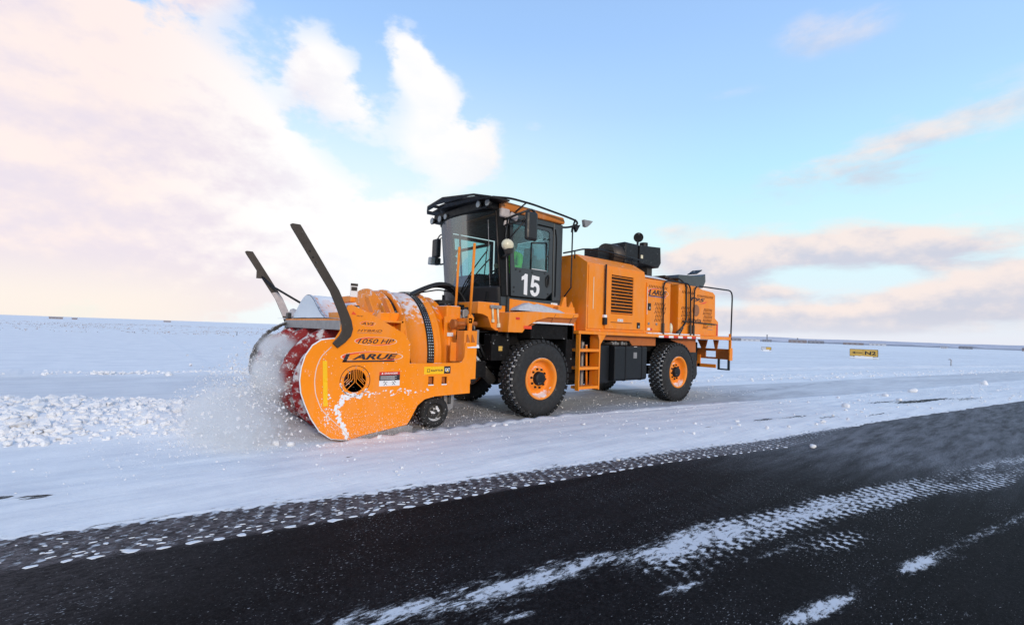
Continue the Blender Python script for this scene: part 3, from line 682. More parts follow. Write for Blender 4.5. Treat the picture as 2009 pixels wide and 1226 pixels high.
for i in range(90):
    x = -4.6 - nr.rand() * 6; c = np.interp(x, [-20, -7, -5.5, -4.0], [3.3, 2.9, 2.5, 1.7]); dv = nr.uniform(-1, 0.8); y = c + dv * 1.3
    hh = 0.31 * math.exp(-abs(dv) ** 3)
    items.append((ico2_v, ico2_f, 0.07 + 0.06 * nr.rand() ** 2, (x, y, mound_z(x, y)), 0.55))
for i in range(16):
    x = -5.6 - nr.rand() * 4; y = nr.uniform(1.5, 3.0); items.append((ico2_v, ico2_f, 0.10 + .08 * nr.rand(), (x, y, mound_z(x, y)), 0.28))
mass('windrow_snow', items, 'chunk')
items = []
for i in range(1500):    # crumbs strewn beside the cut
    x = -4 + nr.rand() ** 1.5 * 26; d = nr.rand() ** 2.0
    y = float(ridge(x)) - 0.10 - d * 1.6 * (1 + max(0, x) * .03); s_ = 0.004 + 0.018 * nr.rand() ** 5
    if y < float(edge(x)) + 0.05: continue
    items.append((ico_v, ico_f, s_ * (1 + max(0, x) * .05), (x, y, 0.048), 0.8))
for i in range(600):
    x = -8 + nr.rand() * 5; y = nr.uniform(-0.9, 1.3); items.append((ico_v, ico_f, 0.004 + 0.016 * nr.rand() ** 4, (x, y, 0.048), 0.8))
for i in range(2200):
    x = nr.uniform(-20, 4); y = float(np.interp(x, [-24, -8, -4, 2, 30], [14.6, 10.25, 9.15, 7.9, 3.0])) + nr.normal() * 0.13; items.append((ico_v, ico_f, 0.02 + 0.05 * nr.rand() ** 3, (x, y, 0.06 + .07 * nr.rand()), 0.8))
for i in range(900):
    x = 4 + nr.rand() * 40; y = float(np.interp(x, [2, 10, 44], [5.2, 2.9, -3.0])) + nr.normal() * 0.5; items.append((ico_v, ico_f, 0.015 + 0.06 * nr.rand() ** 4, (x, y, 0.03), 0.8))
for i in range(260):
    x = 1 + nr.rand() * 20; y = nr.uniform(float(edge(x)) + 0.1, float(ridge(x)) - .2); items.append((ico_v, ico_f, 0.008 + 0.05 * nr.rand() ** 4, (x, y, 0.05), 0.8))
for i in range(900):
    x = nr.uniform(-3, 9); y = nr.uniform(-0.18, 1.5); items.append((ico_v, ico_f, 0.005 + 0.018 * nr.rand() ** 4, (x, y, 0.008), 0.8))
mass('snow_crumbs', items, 'chunk')
# single clods that can be picked out
CL_ = [(-4.14, -0.03, 0.075, 'rounded snow clod lying just ahead of the orange side plate, larger of that pair'), (-4.00, -0.16, 0.05, 'small flattened clod beside the larger one ahead of the side plate'),
       (-2.95, -0.28, 0.06, 'white clod pressed against the skid under the orange side plate'), (-1.17, -0.42, 0.045, 'clod on the cut edge between caster wheel and front tyre, nearest the caster'),
       (-0.95, -0.44, 0.045, 'clod on the cut edge between caster wheel and front tyre, nearer the tyre'), (0.19, -1.03, 0.035, 'lone clod on smooth snow straight in front of the big front tyre'),
       (0.86, -1.75, 0.035, 'lone clod on smooth snow in front of the ladder'), (-0.88, -2.57, 0.03, 'small clod on the very edge where snow meets asphalt'),
       (2.18, -3.66, 0.045, 'snow clod lying alone on the bare grey asphalt'), (7.24, -2.66, 0.085, 'large pale clod near the bare patch right of the truck'),
       (13.7, -2.64, 0.15, 'biggest snow clod beyond the bare patches right of the truck'), (21.2, -3.5, 0.15, 'far clod sitting on the ridge at the right edge'), (11.2, -2.5, 0.09, 'clump of snow lumps just left of the biggest clod'),
       (-4.76, 8.98, 0.12, 'brownish clod stuck on the far berm left of the blower'), (10.3, -3.0, 0.07, 'small clod resting on a dark bare patch right of the truck')]
for (x, y, s_, lab) in CL_:
    me = bpy.data.meshes.new('snow_clod'); me.from_pydata(rock_verts(ico2_v, s_, 0.8, 0.30).tolist(), [], ico2_f); me.materials.append(M['chunk'])
    for p in me.polygons: p.use_smooth = True
    o = link('snow_clod', me); o.location = (x, y, (ground_z(x, y)) + s_ * 0.35); o['label'] = lab; o['category'] = 'snow clod'; o['group'] = 'loose clods of snow'

# dry grass poking through the plain on the left
g = G()
for i in range(2600):
    x = nr.uniform(-34, 30); y = 16 + 170 * nr.rand() ** 1.1
    if nr.rand() > 0.25 + 0.75 * float(fbm(np.array(x * .06), np.array(y * .05), 2) > 0.5): continue
    for k in range(3):
        a = nr.uniform(0, 2 * pi); q = nr.uniform(0.02, 0.09); h = nr.uniform(0.04, 0.15); px = x + nr.normal() * .15; py = y + nr.normal() * .15
        g.add([(px - q * cos(a), py - q * sin(a), -0.1), (px + q * cos(a), py + q * sin(a), -0.1), (px + 0.05, py, -0.1 + h)], [(0, 1, 2)])
M['grass'] = simple('dry_grass', (0.34, 0.29, 0.27), 0.9)
o = build('dry_grass', g, 'grass', fix=False); o['kind'] = 'stuff'

# ================================================================== the snow blower
V = thing('snow_blower', 'orange self-propelled runway snow blower with number 15 on its black cab door', 'snow blower', (0, 0, 0))

# ---- wheels
def tyre_geo():
    g = G(); g.smooth = True; g.cur = 0
    g.lathe([(0.045, 0.365), (0.020, 0.385), (0.012, 0.42), (0.0, 0.50), (0.004, 0.57), (0.022, 0.625), (0.045, 0.648)], (0, 0, 0), 'y', 72)
    g.lathe([(0.375, 0.648), (0.398, 0.625), (0.416, 0.57), (0.42, 0.50), (0.408, 0.42), (0.40, 0.385), (0.375, 0.365)], (0, 0, 0), 'y', 72)
    g.lathe([(0.045, 0.365), (0.12, 0.35), (0.30, 0.35), (0.375, 0.365)], (0, 0, 0), 'y', 48)
    g.cur = 1; g.lathe([(0.045, 0.648), (0.07, 0.660), (0.21, 0.664), (0.35, 0.660), (0.375, 0.648)], (0, 0, 0), 'y', 72)
    g.cur = 0; g.smooth = False
    N_ = 38
    for i in range(N_):
        for row, (yc, wy, da, tilt, r0, hh) in enumerate([(0.062, 0.085, 0.0, 0.12, 0.655, 0.050), (0.145, 0.062, 0.5, 0.55, 0.672, 0.040), (0.212, 0.058, 0.0, -0.5, 0.673, 0.040), (0.280, 0.062, 0.5, 0.5, 0.672, 0.040), (0.358, 0.085, 0.0, -0.12, 0.655, 0.050)]):
            a = 2 * pi * (i + da) / N_; Rr = Matrix.Rotation(-a, 3, 'Y') @ Matrix.Rotation(tilt * .6, 3, 'X')
            if row in (0, 4): Rr = Rr @ Matrix.Rotation((0.35 if row == 0 else -0.35), 3, 'Z')
            g.obox((r0 * cos(a), yc, r0 * sin(a)), (hh, wy, 0.072), Rr)
    return g
wheel_parts = None
def make_wheel(x, y, flip=False):
    global wheel_parts
    wE = sub_empty('wheel', V, (x, y, 0.69))
    if flip: wE.rotation_euler = (0, 0, pi)
    if wheel_parts is None:
        ty = build('tyre', tyre_geo(), ['rubber', 'rubber_snow'], wE, fix=False)
        g = G(); g.smooth = True
        g.lathe([(0.045, 0.372), (0.016, 0.372), (0.010, 0.355), (0.018, 0.335), (0.050, 0.318), (0.130, 0.300), (0.165, 0.275), (0.172, 0.235), (0.150, 0.205), (0.120, 0.190), (0.115, 0.05), (0.115, 0.0)], (0, 0, 0), 'y', 64)
        g.lathe([(0.34, 0.36), (0.30, 0.33), (0.172, 0.29)], (0, 0, 0), 'y', 48)
        rim = build('rim', g, 'orange_snowy', wE)
        g = G(); g.smooth = True; g.lathe([(0.118, 0.125), (0.05, 0.118), (0.035, 0.10), (0.030, 0.06), (0.028, 0.0)], (0, 0, 0), 'y', 24)
        hub = build('hub', g, 'black', wE, 0)
        parts_ = [ty, rim, hub]
        g = G(); g.cyl((0, 0.118, 0), (0, 0.092, 0), 0.021, 0.018, 8)
        nut = build('lug_nut', g, 'black', wE); nut.location = (0.168, 0, 0); parts_.append(nut)
        for i in range(1, 10):
            q = nut.copy(); COL.objects.link(q); q.location = (0.168 * cos(i * pi / 5), 0, 0.168 * sin(i * pi / 5)); parts_.append(q)
        wheel_parts = parts_
    else:
        for p in wheel_parts:
            q = p.copy(); COL.objects.link(q); q.parent = wE
    return wE
w1 = make_wheel(0.15, -0.07); w1.rotation_euler = (0, 0.11, 0)
w2 = make_wheel(4.56, -0.07); w2.rotation_euler = (0, 0.5, 0)
make_wheel(0.15, 2.57, True); make_wheel(4.56, 2.57, True)

# ---- chassis and underside
g = G()
for y in (0.80, 1.58): g.box(-1.1, 6.6, y, y + 0.12, 0.82, 1.14)
for x in (-0.9, 1.3, 2.9, 5.3, 6.3): g.box(x, x + 0.12, 0.92, 1.58, 0.86, 1.10)
build('chassis_frame', g, 'dark', V, 0.01)
for x in (0.08, 4.47):
    g = G(); g.smooth = True; g.cyl((x, 0.40, 0.69), (x, 2.1, 0.69), 0.11, n=16); g.ball((x, 1.25, 0.69), (0.24, 0.26, 0.24)); build('axle', g, 'dark', V)
g = G(); g.box(0.95, 2.3, 0.45, 2.0, 0.55, 1.53); g.box(1.2, 2.3, 0.6, 1.9, 0.45, 0.9); build('gearbox', g, 'dark', V, 0.03)
g = G(); g.box(-0.95, 1.1, 0.50, 2.0, 1.25, 1.50); g.box(-0.62, -0.45, 0.30, 2.2, 1.02, 1.50); g.box(0.92, 1.10, 0.12, 2.4, 0.75, 1.78); build('wheel_arch', g, 'dark', V, 0.02)
g = G(); g.box(5.25, 6.2, 0.45, 2.05, 1.0, 1.52); g.box(3.6, 5.2, 0.50, 2.0, 1.15, 1.52); build('rear_subframe', g, 'dark', V, 0.02)
# mud flap
g = G(); g.prism([(5.10, 1.15), (5.62, 1.15), (5.66, 0.60), (5.58, 0.48), (5.42, 0.46), (5.30, 0.52), (5.22, 0.90)], 0.10, 0.40); build('mud_flap', g, 'rubber', V, 0.008)
# snow-caked link arm and suspension lumps by the front wheel
g = G(); g.smooth = True; g.cyl((-0.95, 0.55, 1.02), (-0.5, 0.55, 0.62), 0.09, n=12); g.ball((-0.98, 0.6, 0.72), (0.16, 0.2, 0.12)); g.cyl((-0.62, 0.42, 1.42), (-0.6, 0.42, 1.02), 0.075, n=12); build('link_arm', g, 'black_snowy', V)
g = G(); g.cyl((1.62, .35, 1.35), (1.62, .35, .42), .045, n=10); g.cyl((1.4, .5, 1.2), (1.66, .5, 1.18), .05, n=8); build('drain_pipe', g, 'grey_steel', V)

# ---- fuel tank
g = G(); r_ = 0.06; prof = []
for (cy_, cz_, a0) in ((0.16, 1.24, 90), (0.16, 0.60, 180), (0.74, 0.60, 270), (0.74, 1.24, 0)):
    for k in range(5):
        a = rad(a0 + 90 * k / 4); prof.append((cy_ + r_ * cos(a), cz_ + r_ * sin(a)))
g.prism(prof, 2.36, 3.50, 'x'); ft = build('fuel_tank', g, 'tank', V, 0.015)
for x in (2.72, 3.30):
    g = G(); g.prism([(p[0] + (0.008 if p[0] > .45 else -0.008), p[1] + (0.008 if p[1] > .9 else -0.008)) for p in prof], x, x + 0.035, 'x'); build('tank_strap', g, 'black', ft)
g = G(); g.box(3.00, 3.12, 0.096, 0.10, 1.02, 1.15); build('sticker', g, 'grey_steel', ft)
g = G(); g.obox((3.08, 0.16, 1.275), (0.10, 0.10, 0.05), Matrix.Rotation(0.5, 3, 'X')); build('sticker', g, 'white', ft)
g = G(); g.box(1.80, 2.34, 0.22, 0.8, 0.50, 1.30); build('battery_box', g, 'tank', V, 0.03)
g = G(); g.smooth = True; g.cyl((1.95, 0.42, 1.395), (2.35, 0.42, 1.395), 0.055); g.cyl((2.45, 0.3, 1.36), (2.6, 0.3, 1.36), .03); g.smooth = False
for i in range(9): g.box(2.40 + i * .1, 2.46 + i * .1, .2 + .02 * (i % 3), .5, 1.31, 1.36 + .02 * (i % 2))
build('air_line', g, 'grey_steel', V)

# ---- deck, skirts
g = G(); g.prism([(1.11, 1.575), (7.21, 1.575), (7.21, 1.485), (1.11, 1.515)], -0.02, 2.50); deck = build('deck', g, 'orange', V, 0.006)
g = G()
for i in range(9): 
    g.cur = i % 2; g.box(3.76 + i * 0.2, 3.955 + i * 0.2, -0.026, -0.0205, 1.495, 1.545)
build('reflective_tape', g, ['white', 'red'], deck)
g = G()
for i in range(60):
    x = 3.7 + i * 0.031; h = 0.012 + 0.02 * rnd.random(); g.box(x, x + 0.033, -0.018, 0.03 + 0.02 * rnd.random(), 1.576, 1.576 + h)
for i in range(30):
    x = 3.38 + i * 0.02; h = 0.010 + 0.02 * rnd.random(); g.box(x, x + 0.022, 0.0, 0.046, 1.576, 1.576 + h)
so_ = build('snow_crust', g, 'snow', deck, fix=False)
g = G(); g.prism([(1.84, 1.525), (3.88, 1.525), (3.88, 1.30), (3.0, 1.30), (2.9, 1.40), (1.86, 1.41)], 0.14, 0.17); build('skirt_panel', g, 'dark_orange', V, 0.004)
g = G(); g.prism([(4.60, 1.52), (5.74, 1.52), (5.76, 1.08), (5.50, 1.10), (5.22, 1.24), (4.92, 1.38), (4.60, 1.44)], 0.20, 0.23); build('skirt_panel', g, 'dark_orange', V, 0.004)

# ---- ladder
g = G(); g.box(1.13, 1.155, -0.03, 0.07, 0.42, 1.51); build('ladder_side', g, 'orange', V, 0.004)
g = G(); g.prism([(1.70, 0.42), (1.73, 0.42), (1.74, 1.32), (1.90, 1.51), (1.66, 1.51), (1.70, 1.40)], -0.035, -0.015); g.box(1.705, 1.728, -0.015, 0.22, 0.42, 1.51); build('ladder_side', g, 'orange', V, 0.004)
for z in (1.17, 0.82, 0.445):
    g = G(); g.box(1.156, 1.704, -0.028, 0.20, z, z + 0.055); build('ladder_step', g, 'orange', V, 0.004)
g = G(); g.smooth = True; g.tube([(1.62, 0.21, 0.5), (1.60, 0.22, 1.3)], 0.022); build('ladder_rail', g, 'orange_snowy', V)

# ---- generator box
body = [(0.05, 1.578), (0.05, 2.94), (0.37, 3.135), (2.13, 3.135), (2.45, 2.94), (2.45, 1.578)]
g = G(); g.prism(body, 1.38, 3.27, 'x'); eb = build('engine_housing', g, 'orange', V, 0.010)
g = G(); g.prism([(p[0], p[1]) for p in body[1:5]], 1.37, 3.29, 'x'); 
g = G(); g.prism([(1.41, 1.63), (1.86, 1.63), (1.86, 2.90), (1.41, 2.90)], 0.030, 0.052); qd = build('side_door', g, 'orange', eb, 0.006)
g = G(); g.box(1.545, 1.558, 0.022, 0.031, 2.02, 2.66); build('door_handle', g, 'cream', eb)
plate('louvre_door', rect(1.92, 3.25, 1.64, 2.885), [rect(2.10, 2.84, 1.955, 2.765)], 0.022, 0.052, 'orange', eb, bevel=0.004)
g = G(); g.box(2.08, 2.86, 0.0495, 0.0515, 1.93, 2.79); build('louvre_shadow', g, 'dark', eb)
for i in range(12):
    z = 1.975 + i * 0.0685
    g = G(); g.obox((2.47, 0.036, z), (0.735, 0.030, 0.012), Matrix.Rotation(rad(-35), 3, 'X')); build('slat', g, 'orange', eb)
g = G(); g.box(2.10, 2.8, 0.012, 0.021, 1.775, 1.785); build('hinge_bar', g, 'steel', eb)
g = G(); g.box(2.32, 2.50, 0.016, 0.021, 1.80, 1.855); dc = build('decal', g, 'white', eb)
text('CE 15', 2.335, 2.48, 1.812, 1.845, 0.0145, 'ink', eb)
for (x, z) in ((3.04, 1.74), (3.03, 2.22)):
    if x == 3.03: continue
    g = G(); g.box(x - 0.055, x + 0.055, 0.012, 0.021, z - 0.065, z + 0.065); lt = build('latch', g, 'black', eb, 0.004)
    g = G(); g.box(x - 0.02, x + 0.02, 0.004, 0.0115, z - 0.05, z + 0.0); build('paddle', g, 'chrome', eb)
g = G(); g.tube([(1.89, 0.0, 1.78), (1.89, 0.0, 2.95)], 0.018, n=8); build('grab_rail', g, 'black', V)
g = G(); g.box(1.845, 1.935, -0.03, 0.045, 1.72, 1.86); build('rail_socket', g, 'black', V, 0.005)
g = G(); g.box(1.85, 1.93, -0.025, 0.04, 1.861, 1.92); build('snow_crust', g, 'snow', V, 0.01)
g = G(); g.tube([(0.95, 0.30, 3.09), (1.25, 0.30, 3.17), (1.55, 0.30, 3.26), (2.05, 0.30, 3.30), (3.45, 0.30, 3.255)], 0.016, rounding=0.3); g.tube([(1.27, 0.30, 3.16), (1.27, 0.30, 3.02)], 0.013); g.tube([(3.2, 0.34, 3.26), (3.2, 0.34, 3.11)], 0.013); build('roof_rail', g, 'black', V)
g = G(); g.prism([(1.05, 1.578), (1.36, 1.578), (1.33, 1.95), (1.22, 2.15), (1.12, 2.0)], 0.30, 0.34); build('bracket', g, 'orange', V)

# ---- middle box
body2 = [(0.06, 1.578), (0.06, 2.80), (0.12, 2.83), (0.40, 2.93), (2.10, 2.93), (2.40, 2.82), (2.44, 1.578)]
g = G(); g.prism(body2, 3.292, 4.33, 'x'); mb = build('middle_housing', g, 'orange', V, 0.010)
g = G(); g.prism(rect(3.36, 4.27, 1.64, 2.72), 0.040, 0.062); build('side_door', g, 'orange', mb, 0.005)
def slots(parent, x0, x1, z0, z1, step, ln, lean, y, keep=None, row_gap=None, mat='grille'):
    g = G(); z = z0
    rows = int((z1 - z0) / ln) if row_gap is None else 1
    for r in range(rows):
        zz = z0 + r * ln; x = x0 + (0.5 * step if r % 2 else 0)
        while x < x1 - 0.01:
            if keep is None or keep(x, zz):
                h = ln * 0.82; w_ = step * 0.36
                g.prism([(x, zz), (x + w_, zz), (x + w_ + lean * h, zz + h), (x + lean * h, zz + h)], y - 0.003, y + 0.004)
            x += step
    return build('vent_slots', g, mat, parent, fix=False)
s1 = slots(mb, 3.42, 4.12, 2.615, 2.68, 0.062, 0.075, 0.55, 0.0385, row_gap=1)
s2 = slots(mb, 3.66, 4.10, 1.86, 2.40, 0.062, 0.09, 0.55, 0.0385, keep=lambda x, z: not (x > 3.92 and z < 2.0))
for s_ in (s1, s2): s_['kind'] = 'stuff'
def logo_text(parent, s, x0, x1, z0, z1, y, rings=True, mat='ink', bold=0.02, swash=True, cx0=None, rx0=None, rz0=None):
    cx_, cz_ = (x0 + x1) / 2, (z0 + z1) / 2; rx, rz = (x1 - x0) * 0.56, (z1 - z0) * 0.86
    if cx0 is not None: cx_, rx, rz = cx0, rx0, rz0
    for (sgn, col) in ((1, 'swoosh'), (-1, 'swoosh')):
        o_ = ellipse(cx_, cz_, rx, rz, 40, rot=-0.05); a0 = (0.36 if sgn > 0 else -0.62) * pi
        aa = np.linspace(a0, a0 + 0.78 * pi, 22) if sgn > 0 else np.linspace(a0, a0 + 0.50 * pi, 22)
        P1 = [(cx_ + rx * cos(t), cz_ + rz * sin(t)) for t in aa]; P2 = [(cx_ + rx * (1 - 0.20 * sin(pi * k / 21)) * cos(t), cz_ + rz * (1 - 0.22 * sin(pi * k / 21)) * sin(t)) for k, t in enumerate(aa)]
        g = G(); n = len(P1); vs = [(p[0], y, p[1]) for p in P1] + [(p[0], y, p[1]) for p in P2]; g.add(vs, [(k, k + 1, k + 1 + n, k + n) for k in range(n - 1)])
        if swash: build('swoosh', g, col, parent, fix=False)
    aa = np.linspace(0, 2 * pi, 49); g = G(); vs = [(cx_ + rx * 1.04 * cos(t), y, cz_ + rz * 1.06 * sin(t)) for t in aa] + [(cx_ + rx * 1.0 * cos(t), y, cz_ + rz * 1.0 * sin(t)) for t in aa]
    g.add(vs, [(k, k + 1, k + 50, k + 49) for k in range(48)])
    if rings: build('oval_outline', g, 'pale', parent, fix=False)
    text(s, x0, x1, z0, z1, y - 0.0032, mat, parent, 0.35, bold)
logo_text(mb, 'ARUE', 3.53, 4.14, 2.465, 2.575, 0.037, bold=0.03, cx0=3.79, rx0=.40, rz0=.095)
g = G(); g.prism([(3.42, 2.43), (3.465, 2.43), (3.505, 2.575), (3.46, 2.575)], .030, .0335); build('letter_stroke', g, 'ink', mb)
g = G(); g.box(3.42, 4.06, 0.031, 0.0335, 2.430, 2.447); build('underline', g, 'ink', mb)
g = G(); g.box(3.42, 4.10, 0.034, 0.036, 2.412, 2.422); build('underline', g, 'blue', mb)
g = G(); g.box(3.40, 3.51, 0.028, 0.039, 2.10, 2.26); build('latch', g, 'black', mb, 0.004)
g = G(); g.box(3.44, 3.47, 0.020, 0.0275, 2.13, 2.18); build('paddle', g, 'chrome', mb)
g = G(); g.box(3.362, 3.378, 0.030, 0.0395, 2.0, 2.62); build('pale_edge_strip', g, 'pale', mb)  # narrow pale strip along the door's front edge
for x in (3.44, 3.74):
    g = G(); g.cyl((x, 0.04, 1.80), (x, 0.024, 1.80), 0.03, n=14); build('lock', g, 'grey_steel', mb)
g = G(); g.box(3.40, 3.50, 0.034, 0.0395, 1.65, 1.70); build('decal', g, 'white', mb)
g = G(); g.box(3.51, 3.58, 0.034, 0.0395, 1.65, 1.70); build('decal', g, 'red', mb)
g = G(); g.box(4.331, 4.66, 0.50, 2.0, 1.578, 2.70); build('recess_panel', g, 'dark_orange', V)
g = G(); g.prism([(0.10, 2.845), (0.40, 2.942), (2.05, 2.942), (2.05, 2.955), (0.40, 2.958), (0.09, 2.856)], 3.34, 4.30, 'x'); build('snow_crust', g, 'snow', mb, 0.004)

# ---- rear engine box
g = G(); g.prism([(4.66, 1.578), (4.66, 2.80), (4.72, 2.82), (6.30, 2.73), (6.42, 2.66), (6.43, 2.05), (6.60, 1.96), (6.60, 1.578)], 0.05, 2.45); rb = build('rear_engine_housing', g, 'orange', V, 0.012)
g = G(); g.prism([(0.052, 2.70), (0.40, 2.92), (2.10, 2.92), (2.448, 2.70)], 4.67, 6.0, 'x'); build('roof_panel', g, 'orange', rb, 0.01)
for (a_, b_) in ((4.80, 5.42), (5.50, 6.26)):
    s_ = slots(rb, a_, b_, 2.555 if a_ > 5 else 2.60, 2.7, 0.062, 0.075, 0.55, 0.047, row_gap=1); s_['kind'] = 'stuff'
s_ = slots(rb, 4.78, 5.20, 1.84, 2.38, 0.062, 0.09, 0.55, 0.047); s_['kind'] = 'stuff'
s_ = slots(rb, 5.80, 6.22, 1.76, 2.38, 0.062, 0.09, 0.55, 0.047, keep=lambda x, z: z > 1.80 or x < 6.0); s_['kind'] = 'stuff'
logo_text(rb, 'T95', 5.15, 5.88, 2.435, 2.53, 0.046, rings=False, bold=0.03, swash=False)
g = G(); g.prism([(5.84, 2.44), (6.02, 2.47), (5.86, 2.40), (5.60, 2.39)], 0.0445, 0.0475); build('swoosh', g, 'swoosh', rb)
text('isavia', 5.10, 5.72, 1.905, 2.015, 0.0455, 'steel', rb, 0, 0.015)
g = G(); g.prism(ellipse(5.46, 2.21, 0.155, 0.150, 28), 0.042, 0.049); build('badge', g, 'logo', rb)
for z in (1.82, 1.74):
    g = G(); g.box(6.05, 6.28, 0.045, 0.049, z, z + 0.014); build('decal', g, 'grey_steel', rb)
g = G(); g.box(5.98, 6.20, 0.045, 0.049, 1.855, 1.89); build('decal', g, 'yellow', rb)
g = G(); g.box(6.50, 6.56, 0.044, 0.049, 1.60, 1.90); build('marker_lamp', g, 'red', rb)
g = G(); g.prism([(5.02, 2.99), (5.10, 3.10), (6.22, 3.17), (6.24, 2.99), (6.26, 2.86), (5.9, 2.84), (5.12, 2.90)], 0.32, 0.95); st = build('air_duct', g, 'charcoal', V, 0.01)
g = G(); g.prism([(6.22, 3.16), (6.42, 3.25), (6.44, 3.05), (6.30, 2.86), (6.20, 2.87)], 0.34, 0.90); build('outlet', g, 'charcoal', st, 0.006)
g = G(); g.obox((6.33, 0.6, 3.31), (0.30, 0.28, 0.02), Matrix.Rotation(-0.45, 3, 'Y')); build('flap', g, 'black', st)
g = G(); g.obox((4.85, 0.6, 2.98), (0.5, 0.4, 0.06), Matrix.Rotation(0.12, 3, 'Y')); g.tube([(4.62, .3, 2.93), (4.9, .3, 3.02), (5.1, .3, 2.98)], .018); build('roof_bracket', g, 'steel', V)

# ---- exhaust assembly
g = G(); g.prism([(3.50, 3.62), (4.33, 3.68), (4.36, 3.30), (4.26, 3.17), (3.50, 3.22)], 0.36, 0.95); ex = build('exhaust_box', g, 'black', V, 0.008)
g = G(); g.smooth = True; g.cyl((2.62, 0.66, 3.30), (3.50, 0.66, 3.36), 0.27, n=28); build('silencer', g, 'steel', ex)
g = G(); g.box(2.98, 3.50, 0.38, 0.90, 3.12, 3.64); build('silencer_cowl', g, 'black', ex, 0.05)
g = G(); g.box(2.20, 2.60, 0.50, 0.90, 3.13, 3.40); build('heat_shield', g, 'black', ex, 0.01)
g = G(); g.cyl((3.98, 0.6, 3.65), (3.98, 0.6, 3.77), 0.10, n=20); build('outlet', g, 'black', ex)
g = G(); g.box(3.655, 3.715, 0.55, 0.57, 3.62, 3.80); g.cyl((3.70, 0.55, 3.86), (3.74, 0.58, 3.87), 0.115, n=28); build('rain_flap', g, 'black', ex)
g = G(); g.box(3.54, 3.62, 0.352, 0.36, 3.32, 3.40); build('label', g, 'cream', ex)
g = G(); g.box(3.0, 3.6, .5, .8, 2.95, 3.22); g.box(4.0, 4.2, .5, .8, 2.9, 3.2); build('exhaust_mount', g, 'steel', V)

# ---- handrails on the walkway
for pts in ([(3.94, -0.01, 1.58), (3.92, -0.01, 2.82), (5.09, -0.01, 2.84), (5.10, -0.01, 1.58)], [(5.25, -0.01, 1.58), (5.27, -0.01, 2.80), (7.24, -0.01, 2.84), (7.18, -0.01, 1.58)]):
    g = G(); g.tube([pts[0], (pts[1][0], -.01, 2.82), (pts[2][0], -.01, 2.845), pts[3]], 0.019, rounding=0.22); hr = build('handrail', g, 'black', V)
for x in (3.94, 5.10, 5.25):
    g = G(); g.cyl((x, -0.01, 1.576), (x, -0.01, 1.83), 0.032, n=10); build('rail_socket', g, 'steel', V)
g = G(); g.tube([(4.18, 0.02, 2.90), (4.55, 0.02, 2.95), (4.95, 0.02, 2.82), (4.98, 0.02, 1.92), (4.80, 0.02, 1.76), (4.55, 0.02, 1.62)], 0.02, rounding=0.1); build('hose', g, 'hose', V)
g = G(); g.prism([(4.82, 1.925), (6.42, 1.90), (6.42, 1.875), (4.82, 1.90)], 0.0, 0.035); build('hinge_bar', g, 'steel', V)
g = G(); g.ball((4.42, 0.10, 1.72), (0.05, 0.05, 0.13)); build('work_lamp', g, 'cream', V)
for (x, z) in ((4.72, 1.70), (4.66, 1.63)):
    g = G(); g.obox((x, 0.0, z), (0.18, 0.05, 0.045), Matrix.Rotation(-0.8, 3, 'Y')); build('grab_handle', g, 'black_snowy', V, 0.01)

# ---- rear bumper and steps
g = G(); g.box(7.16, 7.21, -0.02, 0.04, 1.15, 1.66); build('rear_post', g, 'orange', V, 0.004)
plate('bumper_plate', rect(-0.01, 2.5, 0.95, 1.24), [rect(0.42, 0.72, 1.00, 1.17), rect(1.4, 2.1, 1.0, 1.17)], 7.20, 7.24, 'dark_orange', V, 'x')  # shade on the plate is put into its darker orange
g = G(); g.box(7.10, 7.26, -0.03, 0.0, 0.93, 1.27); build('bumper_end', g, 'orange', V, 0.006)
g = G()
for y in (0.02, 0.30): g.box(7.18, 7.22, y, y + 0.055, 0.69, 0.95)
g.box(7.18, 7.22, 0.02, 0.355, 0.66, 0.70); build('rear_step_frame', g, 'charcoal', V)
g = G(); g.box(7.16, 7.2, 0.40, 0.95, 0.70, 0.80); g.box(7.16, 7.2, 0.86, 0.97, 0.70, 1.05); build('rear_step', g, 'orange', V, 0.005)
g = G(); g.prism([(0.62, 1.48), (0.92, 1.48), (0.80, 1.24), (0.68, 1.24)], 7.1, 7.14, 'x'); g.prism([(0.30, 1.48), (0.45, 1.48), (0.40, 1.24), (0.34, 1.24)], 7.1, 7.14, 'x'); build('bumper_bracket', g, 'dark_orange', V)
g = G(); g.box(5.9, 7.1, 0.9, 1.6, 0.85, 1.40); build('rear_machinery', g, 'dark', V, 0.03)

# ---- fender and cab base
g = G(); g.prism([(-0.62, 1.50), (-0.60, 1.84), (0.0, 1.88), (1.10, 1.895), (1.10, 1.83), (0.90, 1.80), (0.30, 1.79), (0.02, 1.72), (-0.22, 1.60), (-0.30, 1.50)], -0.01, 0.30); fe = build('front_fender', g, 'orange_snowy', V, 0.006)
g = G(); g.prism([(-0.12, 1.60), (0.02, 1.66), (0.25, 1.70), (0.60, 1.705), (1.02, 1.70), (1.10, 1.80), (1.10, 1.83), (0.3, 1.785), (0.0, 1.70)], 0.03, 0.20); build('fender_flare', g, 'dark_orange', V)
g = G(); g.box(-0.10, 1.0, 0.0, 0.25, 1.672, 1.692); g.box(0.05, 0.95, -0.005, 0.2, 1.69, 1.703); build('snow_crust', g, 'snow', V, 0.008)
g = G(); g.box(0.0, 1.12, 0.12, 0.5, 1.40, 1.66); build('wheel_arch_liner', g, 'dark', V)
for x in (0.38, 0.86):
    g = G(); g.prism([(x, 1.70), (x + .02, 1.70), (x + 0.12, 1.86), (x + .10, 1.86)], -0.012, -0.006); build('fender_rib', g, 'dark_orange', fe)
g = G(); g.box(-0.46, -0.38, -0.020, -0.011, 1.72, 1.76); build('marker_lamp', g, 'red', fe)
g = G(); g.box(-0.28, -0.10, -0.02, -0.008, 1.565, 1.62); build('side_lamp', g, 'swoosh', fe, 0.004)
